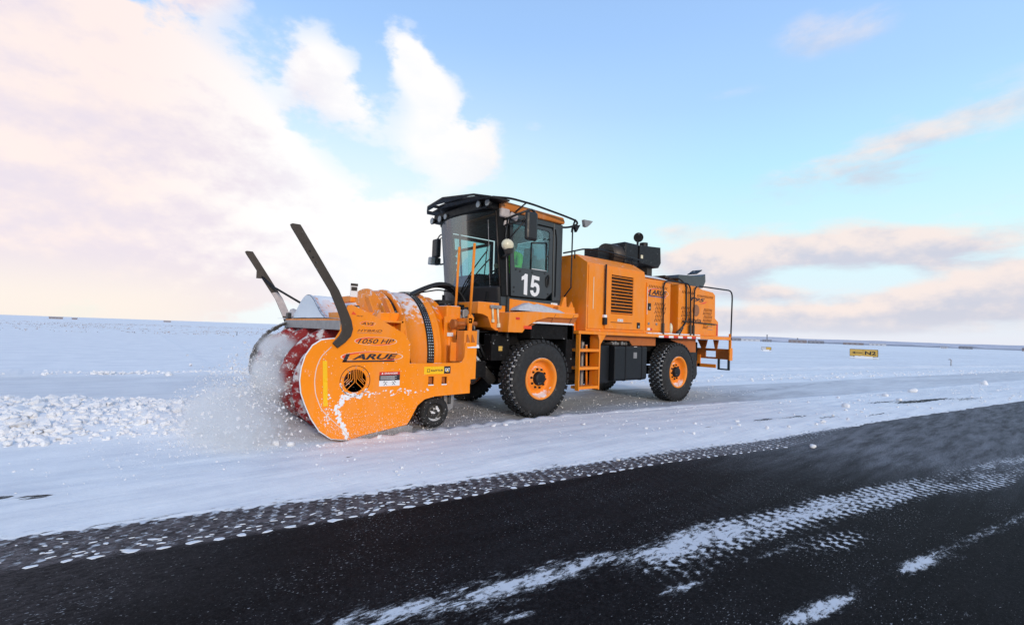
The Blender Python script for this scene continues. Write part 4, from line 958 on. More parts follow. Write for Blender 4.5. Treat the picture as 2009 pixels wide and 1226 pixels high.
g = G(); g.prism([(-0.44, 1.86), (0.91, 1.89), (0.91, 2.045), (-0.44, 2.09)], 0.24, 0.30); cb = build('cab_sill', g, 'orange_snowy', V, 0.005)
# snow heap lying on the fender
def heap(name, x0, x1, y0, y1, z0, h, parent, nx=40, ny=8, fn=None, zf=None, mat='snow'):
    g = G(); g.smooth = True; vs = []
    for j in range(ny + 1):
        for i in range(nx + 1):
            u = i / nx; v = j / ny; x = x0 + (x1 - x0) * u; y = y0 + (y1 - y0) * v
            e_ = (sin(pi * u) ** 0.7 if fn is None else fn(u)) * min(1, (v + 0.06) * 3) ; z = (z0 if zf is None else zf(x)) + h * e_ * (0.72 + 0.5 * float(fbm(np.array(x * 9.), np.array(y * 13.), 4)))
            if j == 0: z = (z0 if zf is None else zf(x)) - 0.003
            vs.append((x, y, z))
    fs = [(j * (nx + 1) + i, j * (nx + 1) + i + 1, (j + 1) * (nx + 1) + i + 1, (j + 1) * (nx + 1) + i) for j in range(ny) for i in range(nx)]
    g.add(vs, fs); return build(name, g, mat, parent, fix=False)
heap('snow_heap', -0.40, 0.78, 0.0, 0.235, 1.885, 0.16, fe, fn=lambda u: min(1, (u * 3.0)) ** 0.6 * (1 - u) ** 0.55 * 1.2, mat='dirty')
g = G(); g.box(0.66, 1.10, 0.10, 0.60, 1.895, 2.02); cs = build('cab_step', g, 'orange', V, 0.006)
g = G(); g.prism([(0.83, 2.02), (0.98, 2.02), (0.96, 2.22), (0.90, 2.22)], 0.20, 0.26); build('cab_mount', g, 'orange', V)
g = G(); g.prism([(-1.05, 2.0), (-0.47, 2.0), (-0.47, 1.52), (-0.66, 1.52), (-0.76, 1.57), (-0.80, 1.66), (-0.84, 1.75), (-0.95, 1.79), (-1.06, 1.80)], 0.28, 2.12); nb_ = build('nose_panel', g, 'orange_snowy', V, 0.006)
g = G(); g.box(-0.82, -0.58, 0.235, 0.278, 1.895, 1.955); la = build('bonnet_latch', g, 'grey_steel', V, 0.01)
g = G(); g.tube([(-0.765, 0.26, 1.90), (-0.745, 0.26, 1.70)], 0.018); g.tube([(-0.655, 0.26, 1.90), (-0.62, 0.26, 1.62)], 0.02); g.cyl((-.745, .26, 1.71), (-.745, .26, 1.66), .028); g.cyl((-.62, .26, 1.65), (-.61, .26, 1.58), .035, .045); build('latch_rod', g, 'cream', la)
g = G(); g.prism([(-0.455, 1.40), (-0.42, 1.40), (-0.42, 2.12), (-0.47, 2.12)], 0.23, 0.30); build('corner_pillar', g, 'black_snowy', V)
g = G(); g.prism([(-.66, 1.52), (-.50, 1.52), (-.50, 1.50), (-.66, 1.50)], 0.27, 2.1); g.box(-1.2, -.5, .5, 2.0, 1.25, 1.5); build('nose_underside', g, 'dark', V)
# coupling hardware seen between head and nose
for (x, z, l_) in ((-1.16, 1.80, .30), (-1.15, 1.66, .30), (-1.30, 1.72, .2), (-1.02, 1.55, .2)):
    g = G(); g.smooth = True; g.cyl((x, 0.50, z), (x, 0.50 + l_, z), 0.055, n=14); g.cyl((x, 0.485, z), (x, 0.50, z), 0.065, n=14); build('hydraulic_fitting', g, 'grey_steel', V)
g = G(); g.box(-1.05, -1.0, 0.3, 0.42, 1.22, 1.52); build('tie_plate', g, 'grey_steel', V)
g = G(); g.box(-1.35, -0.9, 0.55, 2.1, 0.95, 1.50); g.box(-1.2, -0.75, .4, 2.2, .7, .98); g.box(-1.45, -.95, .7, 2.0, 1.5, 1.95); build('coupler_frame', g, 'dark', V, 0.02)
for k in range(9):
    g = G(); y_ = .45 + .04 * k; x_ = -1.0 - .05 * (k % 4)
    g.tube([(x_, y_, 1.9), (x_ - .1, y_ - .05, 1.6), (x_ + .1, y_, 1.3), (x_ + .25, y_, 1.05)], .02, n=6, rounding=.15); build('hydraulic_hose', g, 'hose', V)
g = G(); g.box(-.60, -.52, .262, .268, 1.17, 1.25); build('sticker', g, 'sign_yellow', V)
g = G(); g.box(-.75, -.35, .27, .6, 1.0, 1.45); build('frame_bracket', g, 'dark', V, .01)

# ---- cab
cab = sub_empty('cab', V)
def xf(z): return -0.58 - 0.17 * (z - 2.1) / 1.53          # front pillar line
def wsx(y, z): return xf(z) - 0.30 * (1 - ((y - 1.2) / 0.95) ** 2)
g = G(); g.prism([(-0.60, 1.96), (0.87, 1.96), (0.87, 2.12), (-0.60, 2.12)], 0.26, 2.14); g.box(-0.5, .85, .4, 2.0, 1.9, 1.965)
build('cab_floor', g, 'charcoal', cab, 0.006)
for (y0, y1) in ((0.25, 0.31), (2.09, 2.15)):
    g = G(); g.prism([(xf(2.12), 2.121), (-0.405, 2.121), (-0.50, 3.62), (xf(3.62), 3.62)], y0, y1); build('front_pillar', g, 'cabin', cab, 0.006)
    g = G(); g.prism([(0.645, 2.121), (0.87, 2.121), (0.87, 3.62), (0.62, 3.62)], y0, y1); build('rear_pillar', g, 'charcoal', cab, 0.015)
    g = G(); g.box(-0.49, 0.615, y0, y1, 3.53, 3.62); build('header_rail', g, 'charcoal', cab)
g = G(); g.tube([(0.70, 0.245, 2.2), (0.70, 0.245, 3.30), (0.66, .245, 3.5)], 0.012, rounding=.1); build('drip_seal', g, 'cabin', cab)
g = G(); g.tube([(-0.47, 0.245, 2.15), (-0.565, 0.245, 3.55)], 0.010); build('drip_seal', g, 'grey_steel', cab)
# rear wall with window
plate('rear_wall', rect(0.311, 2.089, 2.121, 3.62), [rect(0.45, 1.95, 2.72, 3.42)], 0.84, 0.865, 'charcoal', cab, 'x')
g = G(); g.box(0.85, 0.856, 0.46, 1.94, 2.73, 3.41); build('rear_window', g, 'glass', cab)
# door
door_o = [(-0.40, 2.14), (0.44, 2.14), (0.61, 2.28), (0.595, 3.44), (0.55, 3.50), (-0.485, 3.50)]
dr = plate('door', door_o, [[(-0.325, 2.66), (0.50, 2.66), (0.505, 3.40), (0.46, 3.43), (-0.415, 3.43)]], 0.232, 0.256, 'charcoal', cab, bevel=0.004)
g = G(); g.tube([(p[0], 0.232, p[1]) for p in door_o] + [(door_o[0][0], 0.232, door_o[0][1])], 0.009, n=6); build('door_seal', g, 'cabin', cab)
g = G(); g.box(-0.43, 0.52, 0.243, 0.247, 2.65, 3.44); build('door_window', g, 'glass', cab)
g = G()
for a, b in (((0.06, .238, 2.665), (0.06, .238, 3.15)), ((0.06, .238, 3.15), (0.44, .238, 3.20)), ((0.44, .238, 3.20), (0.45, .238, 2.665))): g.tube([a, b], 0.014, n=6)
build('sliding_window_frame', g, 'plastic', cab)
g = G(); g.tube([(0.07, .230, 2.672), (0.44, .230, 2.672)], 0.007, n=6); build('window_channel', g, 'white', cab)
for (x, z) in ((-0.30, 2.62), (-0.2, 2.60), (0.09, 2.61), (0.40, 2.62), (-0.33, 2.30), (-0.335, 2.22), (0.50, 2.24), (0.38, 3.27), (0.5, 3.28), (.47, 2.95)):
    g = G(); g.cyl((x, 0.234, z), (x, 0.222, z), 0.017, n=12); build('bolt', g, 'plastic', cab)
g = G(); g.tube([(0.47, 0.228, 2.58), (0.50, 0.205, 2.60), (0.50, 0.205, 2.42), (0.46, 0.228, 2.36), (0.43, .228, 2.45), (.45, .21, 2.56)], 0.014, n=8, rounding=.03); g.prism(ellipse(0.47, 2.47, 0.055, 0.115, 18), 0.2285, 0.2335); build('door_handle', g, 'plastic', cab)
# number 15
one = [(-0.155, 2.175), (-0.075, 2.165), (-0.075, 2.545), (-0.135, 2.553), (-0.165, 2.515), (-0.215, 2.49), (-0.215, 2.425), (-0.155, 2.45)]
five = [(0.035, 2.545), (0.215, 2.525), (0.215, 2.455), (0.085, 2.47), (0.078, 2.40), (0.12, 2.412), (0.17, 2.40), (0.212, 2.365), (0.226, 2.30), (0.215, 2.23), (0.17, 2.175), (0.11, 2.155), (0.045, 2.17), (0.005, 2.215), (-0.003, 2.26), (0.068, 2.268), (0.085, 2.23), (0.115, 2.218), (0.145, 2.24), (0.155, 2.29), (0.145, 2.33), (0.115, 2.345), (0.085, 2.335), (0.07, 2.315), (0.005, 2.325)]
for nm, pp in (('numeral', one), ('numeral', five)):
    g = G(); g.prism([(p[0] + 0.055, p[1] + 0.015) for p in pp], 0.2275, 0.2315); build(nm, g, 'white', dr)
g = G(); g.box(0.61, 0.78, 0.254, 0.259, 2.03, 2.085); build('sticker', g, 'white', cab)
g = G(); g.prism([(0.635, 2.04), (0.675, 2.04), (0.655, 2.075)], 0.2505, 0.2535); build('warning_triangle', g, 'yellow', cab)
# far side door
plate('far_door', [(-0.40, 2.14), (0.61, 2.14), (0.60, 3.50), (-0.485, 3.50)], [[(-0.33, 2.55), (0.52, 2.55), (0.51, 3.42), (-0.42, 3.42)]], 2.152, 2.165, 'charcoal', cab)
g = G(); g.box(-0.42, 0.53, 2.154, 2.158, 2.54, 3.43); build('far_door_window', g, 'glass', cab)
# windscreen and lower front
def strip(zlo, zhi, th=0.006, n=24, off=0.0, y0=0.262, y1=2.138, nz=8):
    g = G(); g.smooth = True; vs = []
    for j in range(nz + 1):
        z = zlo + (zhi - zlo) * j / nz
        for i in range(n + 1):
            y = y0 + (y1 - y0) * i / n; vs.append((wsx(y, z) + off, y, z))
    fs = [(j * (n + 1) + i, j * (n + 1) + i + 1, (j + 1) * (n + 1) + i + 1, (j + 1) * (n + 1) + i) for j in range(nz) for i in range(n)]
    g.add(vs, fs); return g
build('windscreen', strip(2.30, 3.60), 'windscreen', cab, fix=False)
lp = build('front_cowl', strip(1.93, 2.30, off=-0.003), 'black', cab, fix=False); sl = lp.modifiers.new('thickness', 'SOLIDIFY'); sl.thickness = 0.02
g = G()
for i in range(12):
    y = 0.30 + i * 0.16; g.cyl((wsx(y, 3.60), y, 3.60), (wsx(y + .16, 3.60) if i < 11 else wsx(2.1, 3.6), min(y + .16, 2.1), 3.60), 0.02, n=6)
build('windscreen_top_seal', g, 'cabin', cab)
g = G(); g.tube([(wsx(.27, 2.3) - .004, .266, 2.30), (wsx(.27, 3.6) - .004, .266, 3.60)], .016, n=6); build('windscreen_seal', g, 'steel', cab)
g = G(); g.tube([(wsx(.43, 2.32) - .01, .43, 2.32), (wsx(.40, 3.45) - .01, .40, 3.45)], .006, n=6); build('windscreen_seal', g, 'grey_steel', cab)
# wipers
for (ya, za, yb, zb) in ((1.15, 2.12, 0.42, 2.92), (1.08, 2.10, 0.38, 2.78)):
    g = G(); pts = [(wsx(ya + (yb - ya) * k / 6, za + (zb - za) * k / 6) - 0.03, ya + (yb - ya) * k / 6, za + (zb - za) * k / 6) for k in range(7)]; g.tube(pts, 0.012, n=6); build('wiper', g, 'plastic', cab)
g = G(); g.tube([(wsx(.45, 2.5) - .025, .55, 2.45), (wsx(.42, 3.0) - .025, .42, 3.05)], .010, n=6); build('wiper_blade', g, 'plastic', cab)
# interior
g = G(); g.box(-0.55, 0.80, 0.33, 2.07, 3.50, 3.60); build('ceiling_lining', g, 'cabin', cab)
g = G(); g.box(-0.62, -0.30, 0.55, 1.85, 2.12, 2.42); g.box(-0.70, -0.35, 0.80, 1.6, 2.42, 2.55); build('dashboard', g, 'cabin', cab, 0.03)
g = G(); g.box(-.75, -.45, .45, 2.0, 2.02, 2.2); build('dash_base', g, 'cabin', cab)
g = G(); g.lathe([(0.0, 0.20), (0.015, 0.215), (0.0, 0.23), (-0.015, 0.215), (0.0, 0.20)], (0, 0, 0), 'z', 28); g.box(-.2, .2, -.02, .02, -.01, .01)
sw = build('steering_wheel', g, 'cabin', cab); sw.location = (-0.04, 1.10, 2.68); sw.rotation_euler = (0, rad(-35), 0)
g = G(); g.tube([(-.45, 1.1, 2.4), (-.04, 1.1, 2.67)], .03); build('steering_column', g, 'cabin', cab)
for yc, xo in ((1.10, 0.24), (1.80, 0.20)):
    g = G(); g.box(0.0 + xo, 0.42 + xo, yc - 0.23, yc + 0.23, 2.36, 2.48); g.obox((0.46 + xo, yc, 2.78), (0.11, 0.44, 0.62), Matrix.Rotation(0.12, 3, 'Y')); g.obox((0.50 + xo, yc, 3.16), (0.09, 0.26, 0.18), Matrix.Rotation(0.12, 3, 'Y')); g.box(0.1 + xo, .35 + xo, yc - .12, yc + .12, 2.12, 2.36)
    build('seat', g, 'seat', cab, 0.03)
g = G(); g.tube([(-.72, 1.35, 2.5), (-.82, 1.35, 3.56)], .018); g.box(-.80, -.74, .45, 1.45, 3.0, 3.04); g.tube([(.3, .5, 2.2), (.3, .5, 2.75)], .012); build('cab_console_post', g, 'cabin', cab)
for k, z in enumerate((3.02, 2.88, 2.74, 2.60)):
    g = G(); g.prism(ellipse(1.62 - .01 * k, z, .05, .06, 12), -.74, -.70, 'x'); build('control_display', g, 'cabin', cab, .008)
# roof
g = G(); g.prism([(-0.68, 3.625), (0.86, 3.625), (0.88, 3.67), (0.83, 3.755), (-0.60, 3.785), (-0.70, 3.74)], 0.20, 2.20); rf = build('cab_roof', g, 'roof', cab, 0.03)
def visz(y): return 3.745 + 0.11 * (1 - ((y - 1.2) / 1.1) ** 2) + 0.035 * y
vis = plate('roof_visor', [(0.02 + 0.0, -0.66), (0.06, -1.05), (0.30, -1.22), (1.2, -1.30), (1.90, -1.22), (2.24, -1.04), (2.24, -0.66)], [rect(0.35, 0.95, -1.17, -1.06), rect(1.05, 1.25, -1.20, -1.10), rect(1.45, 1.75, -1.17, -1.05), rect(1.85, 2.12, -1.11, -0.98)], 0, 0.028, 'black', cab, 'z')
n = len(vis.data.vertices); co = np.empty(n * 3); vis.data.vertices.foreach_get('co', co); co = co.reshape(-1, 3)
yy = co[:, 0].copy(); xx_ = co[:, 1].copy(); zz = co[:, 2].copy(); co = np.stack([xx_, yy, zz + np.array([visz(v) for v in yy]) - 0.0 + (xx_ + 0.66) * 0.02], 1); vis.data.vertices.foreach_set('co', co.ravel().astype(np.float32)); vis.data.update()
g = G(); g.box(-0.95, -0.60, 0.28, 2.12, 3.62, 3.80); build('visor_box', g, 'black', cab, 0.03)
g = G(); g.tube([(-0.98, 0.08, 3.755), (-0.60, 0.06, 3.805), (-0.1, 0.06, 3.80), (0.64, 0.06, 3.745), (1.05, 0.06, 3.705), (1.22, 0.20, 3.68), (1.15, 0.40, 3.64), (0.9, 0.45, 3.62)], 0.020, rounding=0.12); build('roof_rail', g, 'black', cab)
g = G(); g.tube([(1.02, 0.07, 3.73), (0.97, 0.10, 3.55), (1.02, 0.16, 3.50)], 0.018); g.tube([(0.98, 0.10, 3.55), (0.98, 0.10, 2.4), (0.90, 0.20, 2.22)], 0.014); g.tube([(-.25, .06, 3.80), (-.42, .15, 3.62)], .014); build('rail_strut', g, 'black', cab)
g = G(); g.prism([(1.26, 3.77), (1.52, 3.78), (1.44, 3.70), (1.36, 3.64), (1.29, 3.64)], .06, .13); build('number_plate_lamp', g, 'grey_steel', cab)
g = G(); g.prism([(1.03, 3.62), (1.20, 3.66), (1.10, 3.50)], 0.10, 0.16); build('rear_work_lamp', g, 'black', cab)
for (x, y, z, r) in ((-1.02, 0.44, 3.69, 0.065), (-0.96, 0.25, 3.70, 0.07), (-1.00, 1.78, 3.66, 0.07), (-1.02, 2.05, 3.66, 0.07), (-0.98, 1.60, 3.68, 0.06)):
    g = G(); g.smooth = True; g.cyl((x + 0.07, y, z), (x, y, z), r * 0.6, r, n=20); wl = build('work_lamp', g, 'plastic', cab)
    g = G(); g.cyl((x - 0.001, y, z), (x - 0.012, y, z), r * 0.86, n=20); build('lens', g, 'lens', cab)
g = G(); g.obox((-0.60, 0.24, 3.58), (0.20, 0.10, 0.16)); g.obox((-.40, .22, 3.55), (.18, .06, .12), Matrix.Rotation(.3, 3, 'Y')); build('frosted_bracket', g, 'frost', cab, 0.03)
g = G(); g.obox((-0.55, 0.235, 3.44), (0.09, 0.04, 0.20), Matrix.Rotation(.2, 3, 'Y')); build('frosted_bracket', g, 'frost', cab, 0.02)
g = G(); g.ball((-0.75, 1.62, 3.95), (0.13, 0.13, 0.07)); build('beacon_lamp', g, 'swoosh', cab)
# mirrors
g = G(); g.box(-0.385, -0.125, -0.14, -0.05, 3.10, 3.61); mr = build('mirror_housing', g, 'plastic', cab, 0.045)
g = G(); g.box(-0.36, -0.15, -0.048, -0.044, 3.15, 3.56); build('mirror_glass', g, 'mirror', cab)
g = G(); g.tube([(-0.60, 0.25, 3.46), (-0.45, -0.0, 3.56), (-0.25, -0.09, 3.66), (-0.17, -0.09, 3.60)], 0.02, rounding=.08); g.tube([(-0.60, 0.24, 3.36), (-0.40, 0.02, 3.44), (-0.25, -0.09, 3.60)], 0.016); g.tube([(-0.56, 0.23, 3.05), (-0.30, -0.06, 3.52)], 0.014); g.tube([(-0.58, 0.24, 2.9), (-0.55, .2, 3.5)], 0.016); build('mirror_arm', g, 'plastic', cab)
g = G(); g.ball((-0.665, 0.03, 2.985), (0.115, 0.09, 0.10), 20, 12); build('round_lamp', g, 'cream', cab)
g = G(); g.cyl((-0.62, 0.04, 2.84), (-0.64, 0.035, 2.93), 0.07, 0.09); g.tube([(-0.60, 0.05, 2.85), (-0.60, 0.24, 2.80)], 0.03); build('lamp_bracket', g, 'black_snowy', cab)
g = G(); g.box(-0.56, -0.45, 2.62, 2.86, 3.06, 3.47); build('mirror_housing', g, 'plastic', cab, 0.035)
g = G(); g.tube([(-0.62, 2.16, 3.50), (-0.50, 2.62, 3.54), (-0.50, 2.72, 3.47)], 0.014, rounding=.06); g.tube([(-0.62, 2.16, 3.44), (-0.50, 2.60, 3.46)], 0.012); g.tube([(-0.5, 2.74, 3.06), (-0.47, 2.66, 2.90), (-0.45, 2.15, 2.92)], 0.018, rounding=.08); build('mirror_arm', g, 'plastic', cab)
g = G(); g.obox((-0.60, 2.76, 2.98), (0.12, 0.14, 0.17), Matrix.Rotation(.1, 3, 'X')); build('side_lamp', g, 'lens', cab, 0.025)
g = G(); g.box(-0.53, -0.42, 2.66, 2.82, 2.90, 3.06); build('lamp_housing', g, 'plastic', cab, 0.03)

# ---- blower head
HY0, HY1 = -0.20, 2.62
side_o = [(-3.415, 1.77), (-3.47, 1.62), (-3.50, 1.44), (-3.56, 1.34), (-3.72, 1.32), (-3.82, 1.25), (-3.895, 1.13), (-3.935, 0.98), (-3.945, 0.83), (-3.925, 0.68), (-3.875, 0.54), (-3.80, 0.37), (-3.69, 0.20), (-3.545, 0.09), (-3.31, 0.045), (-3.14, 0.085), (-2.51, 0.165), (-2.46, 0.24),
          (-2.36, 0.42), (-2.25, 0.50), (-2.10, 0.530), (-1.48, 0.545), (-1.485, 0.755), (-1.385, 0.76), (-1.385, 1.32), (-1.59, 1.32), (-1.605, 1.09), (-1.64, 1.03), (-1.70, 1.012), (-2.51, 1.015), (-2.51, 1.30), (-2.60, 1.42), (-2.80, 1.525), (-3.00, 1.63), (-3.20, 1.72), (-3.37, 1.785)]
VC = (-3.275, 0.80)
sp = plate('side_plate', side_o, [ellipse(VC[0], VC[1], 0.148, 0.148, 32), rect(-2.205, -2.115, 0.70, 0.82), rect(-1.985, -1.895, 0.69, 0.81)], HY0, HY0 + 0.028, 'orange_head', V, bevel=0.004)
# rolled edge along the front of the plate with packed snow behind it
fr = side_o[3:15]
g = G(); g.tube([(p[0] + 0.005, HY0 + 0.03, p[1]) for p in fr], 0.016, n=8); build('edge_roll', g, 'snow', sp)
inner = [(-3.60, 1.24), (-3.72, 1.12), (-3.77, 0.98), (-3.785, 0.82), (-3.765, 0.66), (-3.69, 0.47), (-3.58, 0.35), (-3.42, 0.20), (-3.30, 0.06)]
g = G(); g.tube([(p[0], HY0 - 0.003, p[1]) for p in inner], 0.0065, n=6, rounding=.05); build('weld_seam', g, 'pale', sp)
g = G(); g.box(-3.70, -3.62, HY0 - 0.005, HY0 - 0.0015, 0.49, 1.06)
g = G(); g.prism([(-3.665, 0.50), (-3.61, 0.50), (-3.645, 1.065), (-3.70, 1.065)], HY0 - 0.006, HY0 - 0.0015); build('reflector_strip', g, 'yellow', sp)
# round vent with chevron bars
g = G(); g.cyl((VC[0], HY0 + 0.075, VC[1]), (VC[0], HY0 + 0.05, VC[1]), 0.17, n=32); build('vent_back', g, 'red', sp)
M['ventdark'] = simple('dark_maroon_inside', (0.05, 0.012, 0.008), 0.8, var=0.3); bpy.data.objects['vent_back'].data.materials[0] = M['ventdark']
def chord(z0, x): return math.sqrt(max(0, 0.150 ** 2 - x * x))
g = G()
for x in (-0.09, -0.06, -0.03, -0.008, 0.014, 0.036, 0.062, 0.09):
    top = chord(0, x); zb = 0.02 - 0.0 + (abs(x) * 0.15) if abs(x) > 0.02 else -0.02
    sgn = 1 if x > 0 else -1
    g.obox((VC[0] + x, HY0 + 0.012, VC[1] + (top + zb) / 2), (0.0065, 0.012, top - zb))
    L_ = 0.12 if abs(x) < 0.05 else 0.075
    ex_ = x + sgn * L_ * 0.75; ez = zb - L_ * 0.72
    while math.hypot(ex_, ez) > 0.15: L_ *= .9; ex_ = x + sgn * L_ * 0.75; ez = zb - L_ * 0.72
    mx_, mz_ = (x + ex_) / 2, (zb + ez) / 2; g.obox((VC[0] + mx_, HY0 + 0.012, VC[1] + mz_), (0.0065, 0.012, L_ * 1.04), Matrix.Rotation(-sgn * rad(46) , 3, 'Y') )
build('vent_grille', g, 'orange_head', sp)
g = G(); g.lathe([(0.0, 0.192), (-0.006, 0.196), (0.0, 0.200)], (VC[0], HY0 - 0.001, VC[1]), 'y', 48); build('vent_ring', g, 'steel', sp)
for k in range(10):
    a = 2 * pi * (k + .5) / 10; g = G(); g.cyl((VC[0] + .172 * cos(a), HY0, VC[1] + .172 * sin(a)), (VC[0] + .172 * cos(a), HY0 - .008, VC[1] + .172 * sin(a)), 0.008, n=8); build('vent_bolt', g, 'grey_steel', sp)
g = G()
for k in range(90):
    a = -rnd.uniform(0.2, 0.95) * pi * 1.05 + 0.1; r = .194 + rnd.uniform(-.008, .008); s_ = rnd.uniform(.004, .016); g.obox((VC[0] + r * cos(a), HY0 - .002, VC[1] + r * sin(a)), (s_, .01, s_ * .8), Matrix.Rotation(rnd.uniform(0, 3), 3, 'Y'))
# snow stuck to the plate: tongue at the toe and dabs below the vent
def stuck(g, pts, th):   # a crust blob from an irregular outline
    n = len(pts); cx_ = sum(p[0] for p in pts) / n; cz_ = sum(p[1] for p in pts) / n
    vs = [(p[0], HY0 - .0005, p[1]) for p in pts] + [(cx_ + (p[0] - cx_) * .6, HY0 - th, cz_ + (p[1] - cz_) * .6) for p in pts] + [(cx_, HY0 - th * 1.2, cz_)]
    g.add(vs, [(k, (k + 1) % n, (k + 1) % n + n, k + n) for k in range(n)] + [(k + n, (k + 1) % n + n, 2 * n) for k in range(n)])
def rag(cx_, cz_, r, st=1.0): return [(cx_ + r * (.6 + .7 * rnd.random()) * cos(2 * pi * k / 9) * st, cz_ + r * (.6 + .7 * rnd.random()) * sin(2 * pi * k / 9)) for k in range(9)]
for k in range(60):   # tongue from below the vent to the toe
    t = k / 60; x = -3.40 + 0.0 * t + rnd.uniform(-.05, .05) * (1 - .3 * t); z = 0.62 - 0.55 * t
    x = np.interp(z, [0.06, 0.25, 0.42, 0.52, 0.62], [-3.32, -3.42, -3.50, -3.46, -3.41]) + rnd.uniform(-.035, .035); stuck(g, rag(x, z, rnd.uniform(.008, .026)), .006)
for k in range(34): stuck(g, rag(rnd.uniform(-3.45, -3.18), .60 + rnd.gauss(0, .022), rnd.uniform(.005, .02), 1.8), .006)
for k in range(60): stuck(g, rag(-3.15 + .95 * rnd.random(), .60 + .05 * rnd.random() + rnd.gauss(0, .02), rnd.uniform(.003, .012), 1.5), .004)
for k in range(260):
    x = rnd.uniform(-3.75, -2.35); z = rnd.uniform(.12, .62) if rnd.random() < .7 else rnd.uniform(.6, 1.3); stuck(g, rag(x, z, rnd.uniform(.0018, .0065)), .003)
for k in range(50): stuck(g, rag(-3.60 + rnd.gauss(0, .03), .40 + rnd.uniform(-.15, .25), rnd.uniform(.004, .013)), .005)
o = build('stuck_snow', g, 'snow', sp, fix=False); o['kind'] = 'stuff'
# danger label
g = G(); g.box(-2.95, -2.655, HY0 - .004, HY0 - .0015, .865, .905); build('danger_band', g, 'red', sp)
g = G(); g.box(-2.95, -2.655, HY0 - .004, HY0 - .0015, .79, .864); build('danger_text_panel', g, 'ink', sp)
g = G(); g.box(-2.95, -2.655, HY0 - .004, HY0 - .0015, .715, .789); build('danger_pictogram_panel', g, 'white', sp)
text('DANGER', -2.88, -2.69, .873, .897, HY0 - .0055, 'white', sp, .2, .02)
g = G(); g.prism([(-2.925, .875), (-2.895, .875), (-2.91, .898)], HY0 - .006, HY0 - .0045)
for r_ in range(4): g.box(-2.935, -2.70 - .03 * (r_ % 2), HY0 - .0055, HY0 - .0045, .845 - .014 * r_, .849 - .014 * r_)
build('danger_small_print', g, 'white', sp)
g = G()
for (cx_, fl) in ((-2.875, 1), (-2.73, -1)):
    for (ax, az_, bx, bz) in ((0, .03, .015, .0), (.015, 0, .035, -.02), (.015, 0, -.01, -.025), (0, .03, -.02, .01), (.02, .02, .04, .015)): 
        g.obox((cx_ + fl * (ax + bx) / 2, HY0 - .005, .75 + (az_ + bz) / 2), (math.hypot(bx - ax, bz - az_), .001, .006), Matrix.Rotation(-math.atan2(bz - az_, fl * (bx - ax)), 3, 'Y'))
build('danger_pictogram', g, 'ink', sp)
# lettering
logo_text(sp, 'ARUE', -3.33, -2.70, 1.075, 1.150, HY0 - .0015, bold=.035, cx0=-3.05, rx0=.415, rz0=.066)
g = G(); g.prism([(-3.458, 1.046), (-3.410, 1.046), (-3.360, 1.150), (-3.408, 1.150)], HY0 - .0065, HY0 - .0035); build('letter_stroke', g, 'ink', sp)
g = G(); g.box(-3.45, -2.745, HY0 - .0065, HY0 - .0035, 1.044, 1.062); build('underline', g, 'ink', sp)
logo_text(sp, '1050 HP', -3.27, -2.76, 1.285, 1.348, HY0 - .0015, bold=.01)
logo_text(sp, 'AVS', -3.235, -3.055, 1.530, 1.565, HY0 - .0015, bold=.01)
text('HYBRID', -3.28, -2.94, 1.440, 1.470, HY0 - .0045, 'ink', sp, .35)
text('ECONOMY TECHNOLOGY', -3.28, -2.94, 1.418, 1.430, HY0 - .0045, 'grey_steel', sp, .2)
text('icc', -3.30, -3.21, 1.635, 1.655, HY0 - .0045, 'ink', sp, .3)
g = G(); g.prism([(-3.37, 1.66), (-3.30, 1.655), (-3.345, 1.70)], HY0 - .005, HY0 - .003); build('mark', g, 'swoosh', sp)
# dealer sticker
g = G(); g.box(-2.285, -1.955, HY0 - .004, HY0 - .0015, .855, .965); build('dealer_sticker', g, 'yellow', sp)
g = G(); g.box(-1.954, -1.845, HY0 - .004, HY0 - .0015, .857, .965); build('dealer_badge', g, 'ink', sp)
text('KLETTUR', -2.175, -1.975, .893, .920, HY0 - .006, 'ink', sp, .2, .03)
g = G(); g.box(-2.235, -2.228, HY0 - .006, HY0 - .0045, .885, .93); g.box(-2.235, -2.19, HY0 - .006, HY0 - .0045, .885, .891); g.box(-2.235, -2.19, HY0 - .006, HY0 - .0045, .924, .93); g.box(-2.197, -2.19, HY0 - .006, HY0 - .0045, .885, .93); build('dealer_mark', g, 'ink', sp)
text('CAT', -1.942, -1.858, .890, .938, HY0 - .006, 'white', sp, 0, .05)
g = G(); g.prism([(-1.92, .882), (-1.875, .882), (-1.897, .905)], HY0 - .0085, HY0 - .0065); build('badge_triangle', g, 'yellow', sp)
# gussets behind the square holes and plate stiffener
g = G()
for x in (-2.115, -1.895): g.prism([(x, .69), (x, .82), (x - .085, .82), (x - .07, .74)], HY0 + .06, HY0 + .09)
g.box(-2.3, -1.8, HY0 + .09, HY0 + .12, .6, .95); build('side_gusset', g, 'dark_orange', sp)
g = G()
for x in (-2.16, -1.94): g.box(x - .045, x + .045, HY0 - .002, HY0 + .05, .69, .705)
build('snow_crust', g, 'snow', sp, .004)
# skid under the plate
g = G(); g.prism([(-3.52, 0.075), (-3.30, 0.02), (-2.45, 0.02), (-2.42, 0.13), (-2.52, 0.155), (-3.13, 0.08), (-3.31, 0.035)], HY0 - .004, HY0 + .06); build('skid_shoe', g, 'grey_steel', V, .004)
# far plate
far_o = [p for p in side_o]
fp = plate('side_plate', far_o, [], HY1, HY1 + 0.028, 'dirty', V)
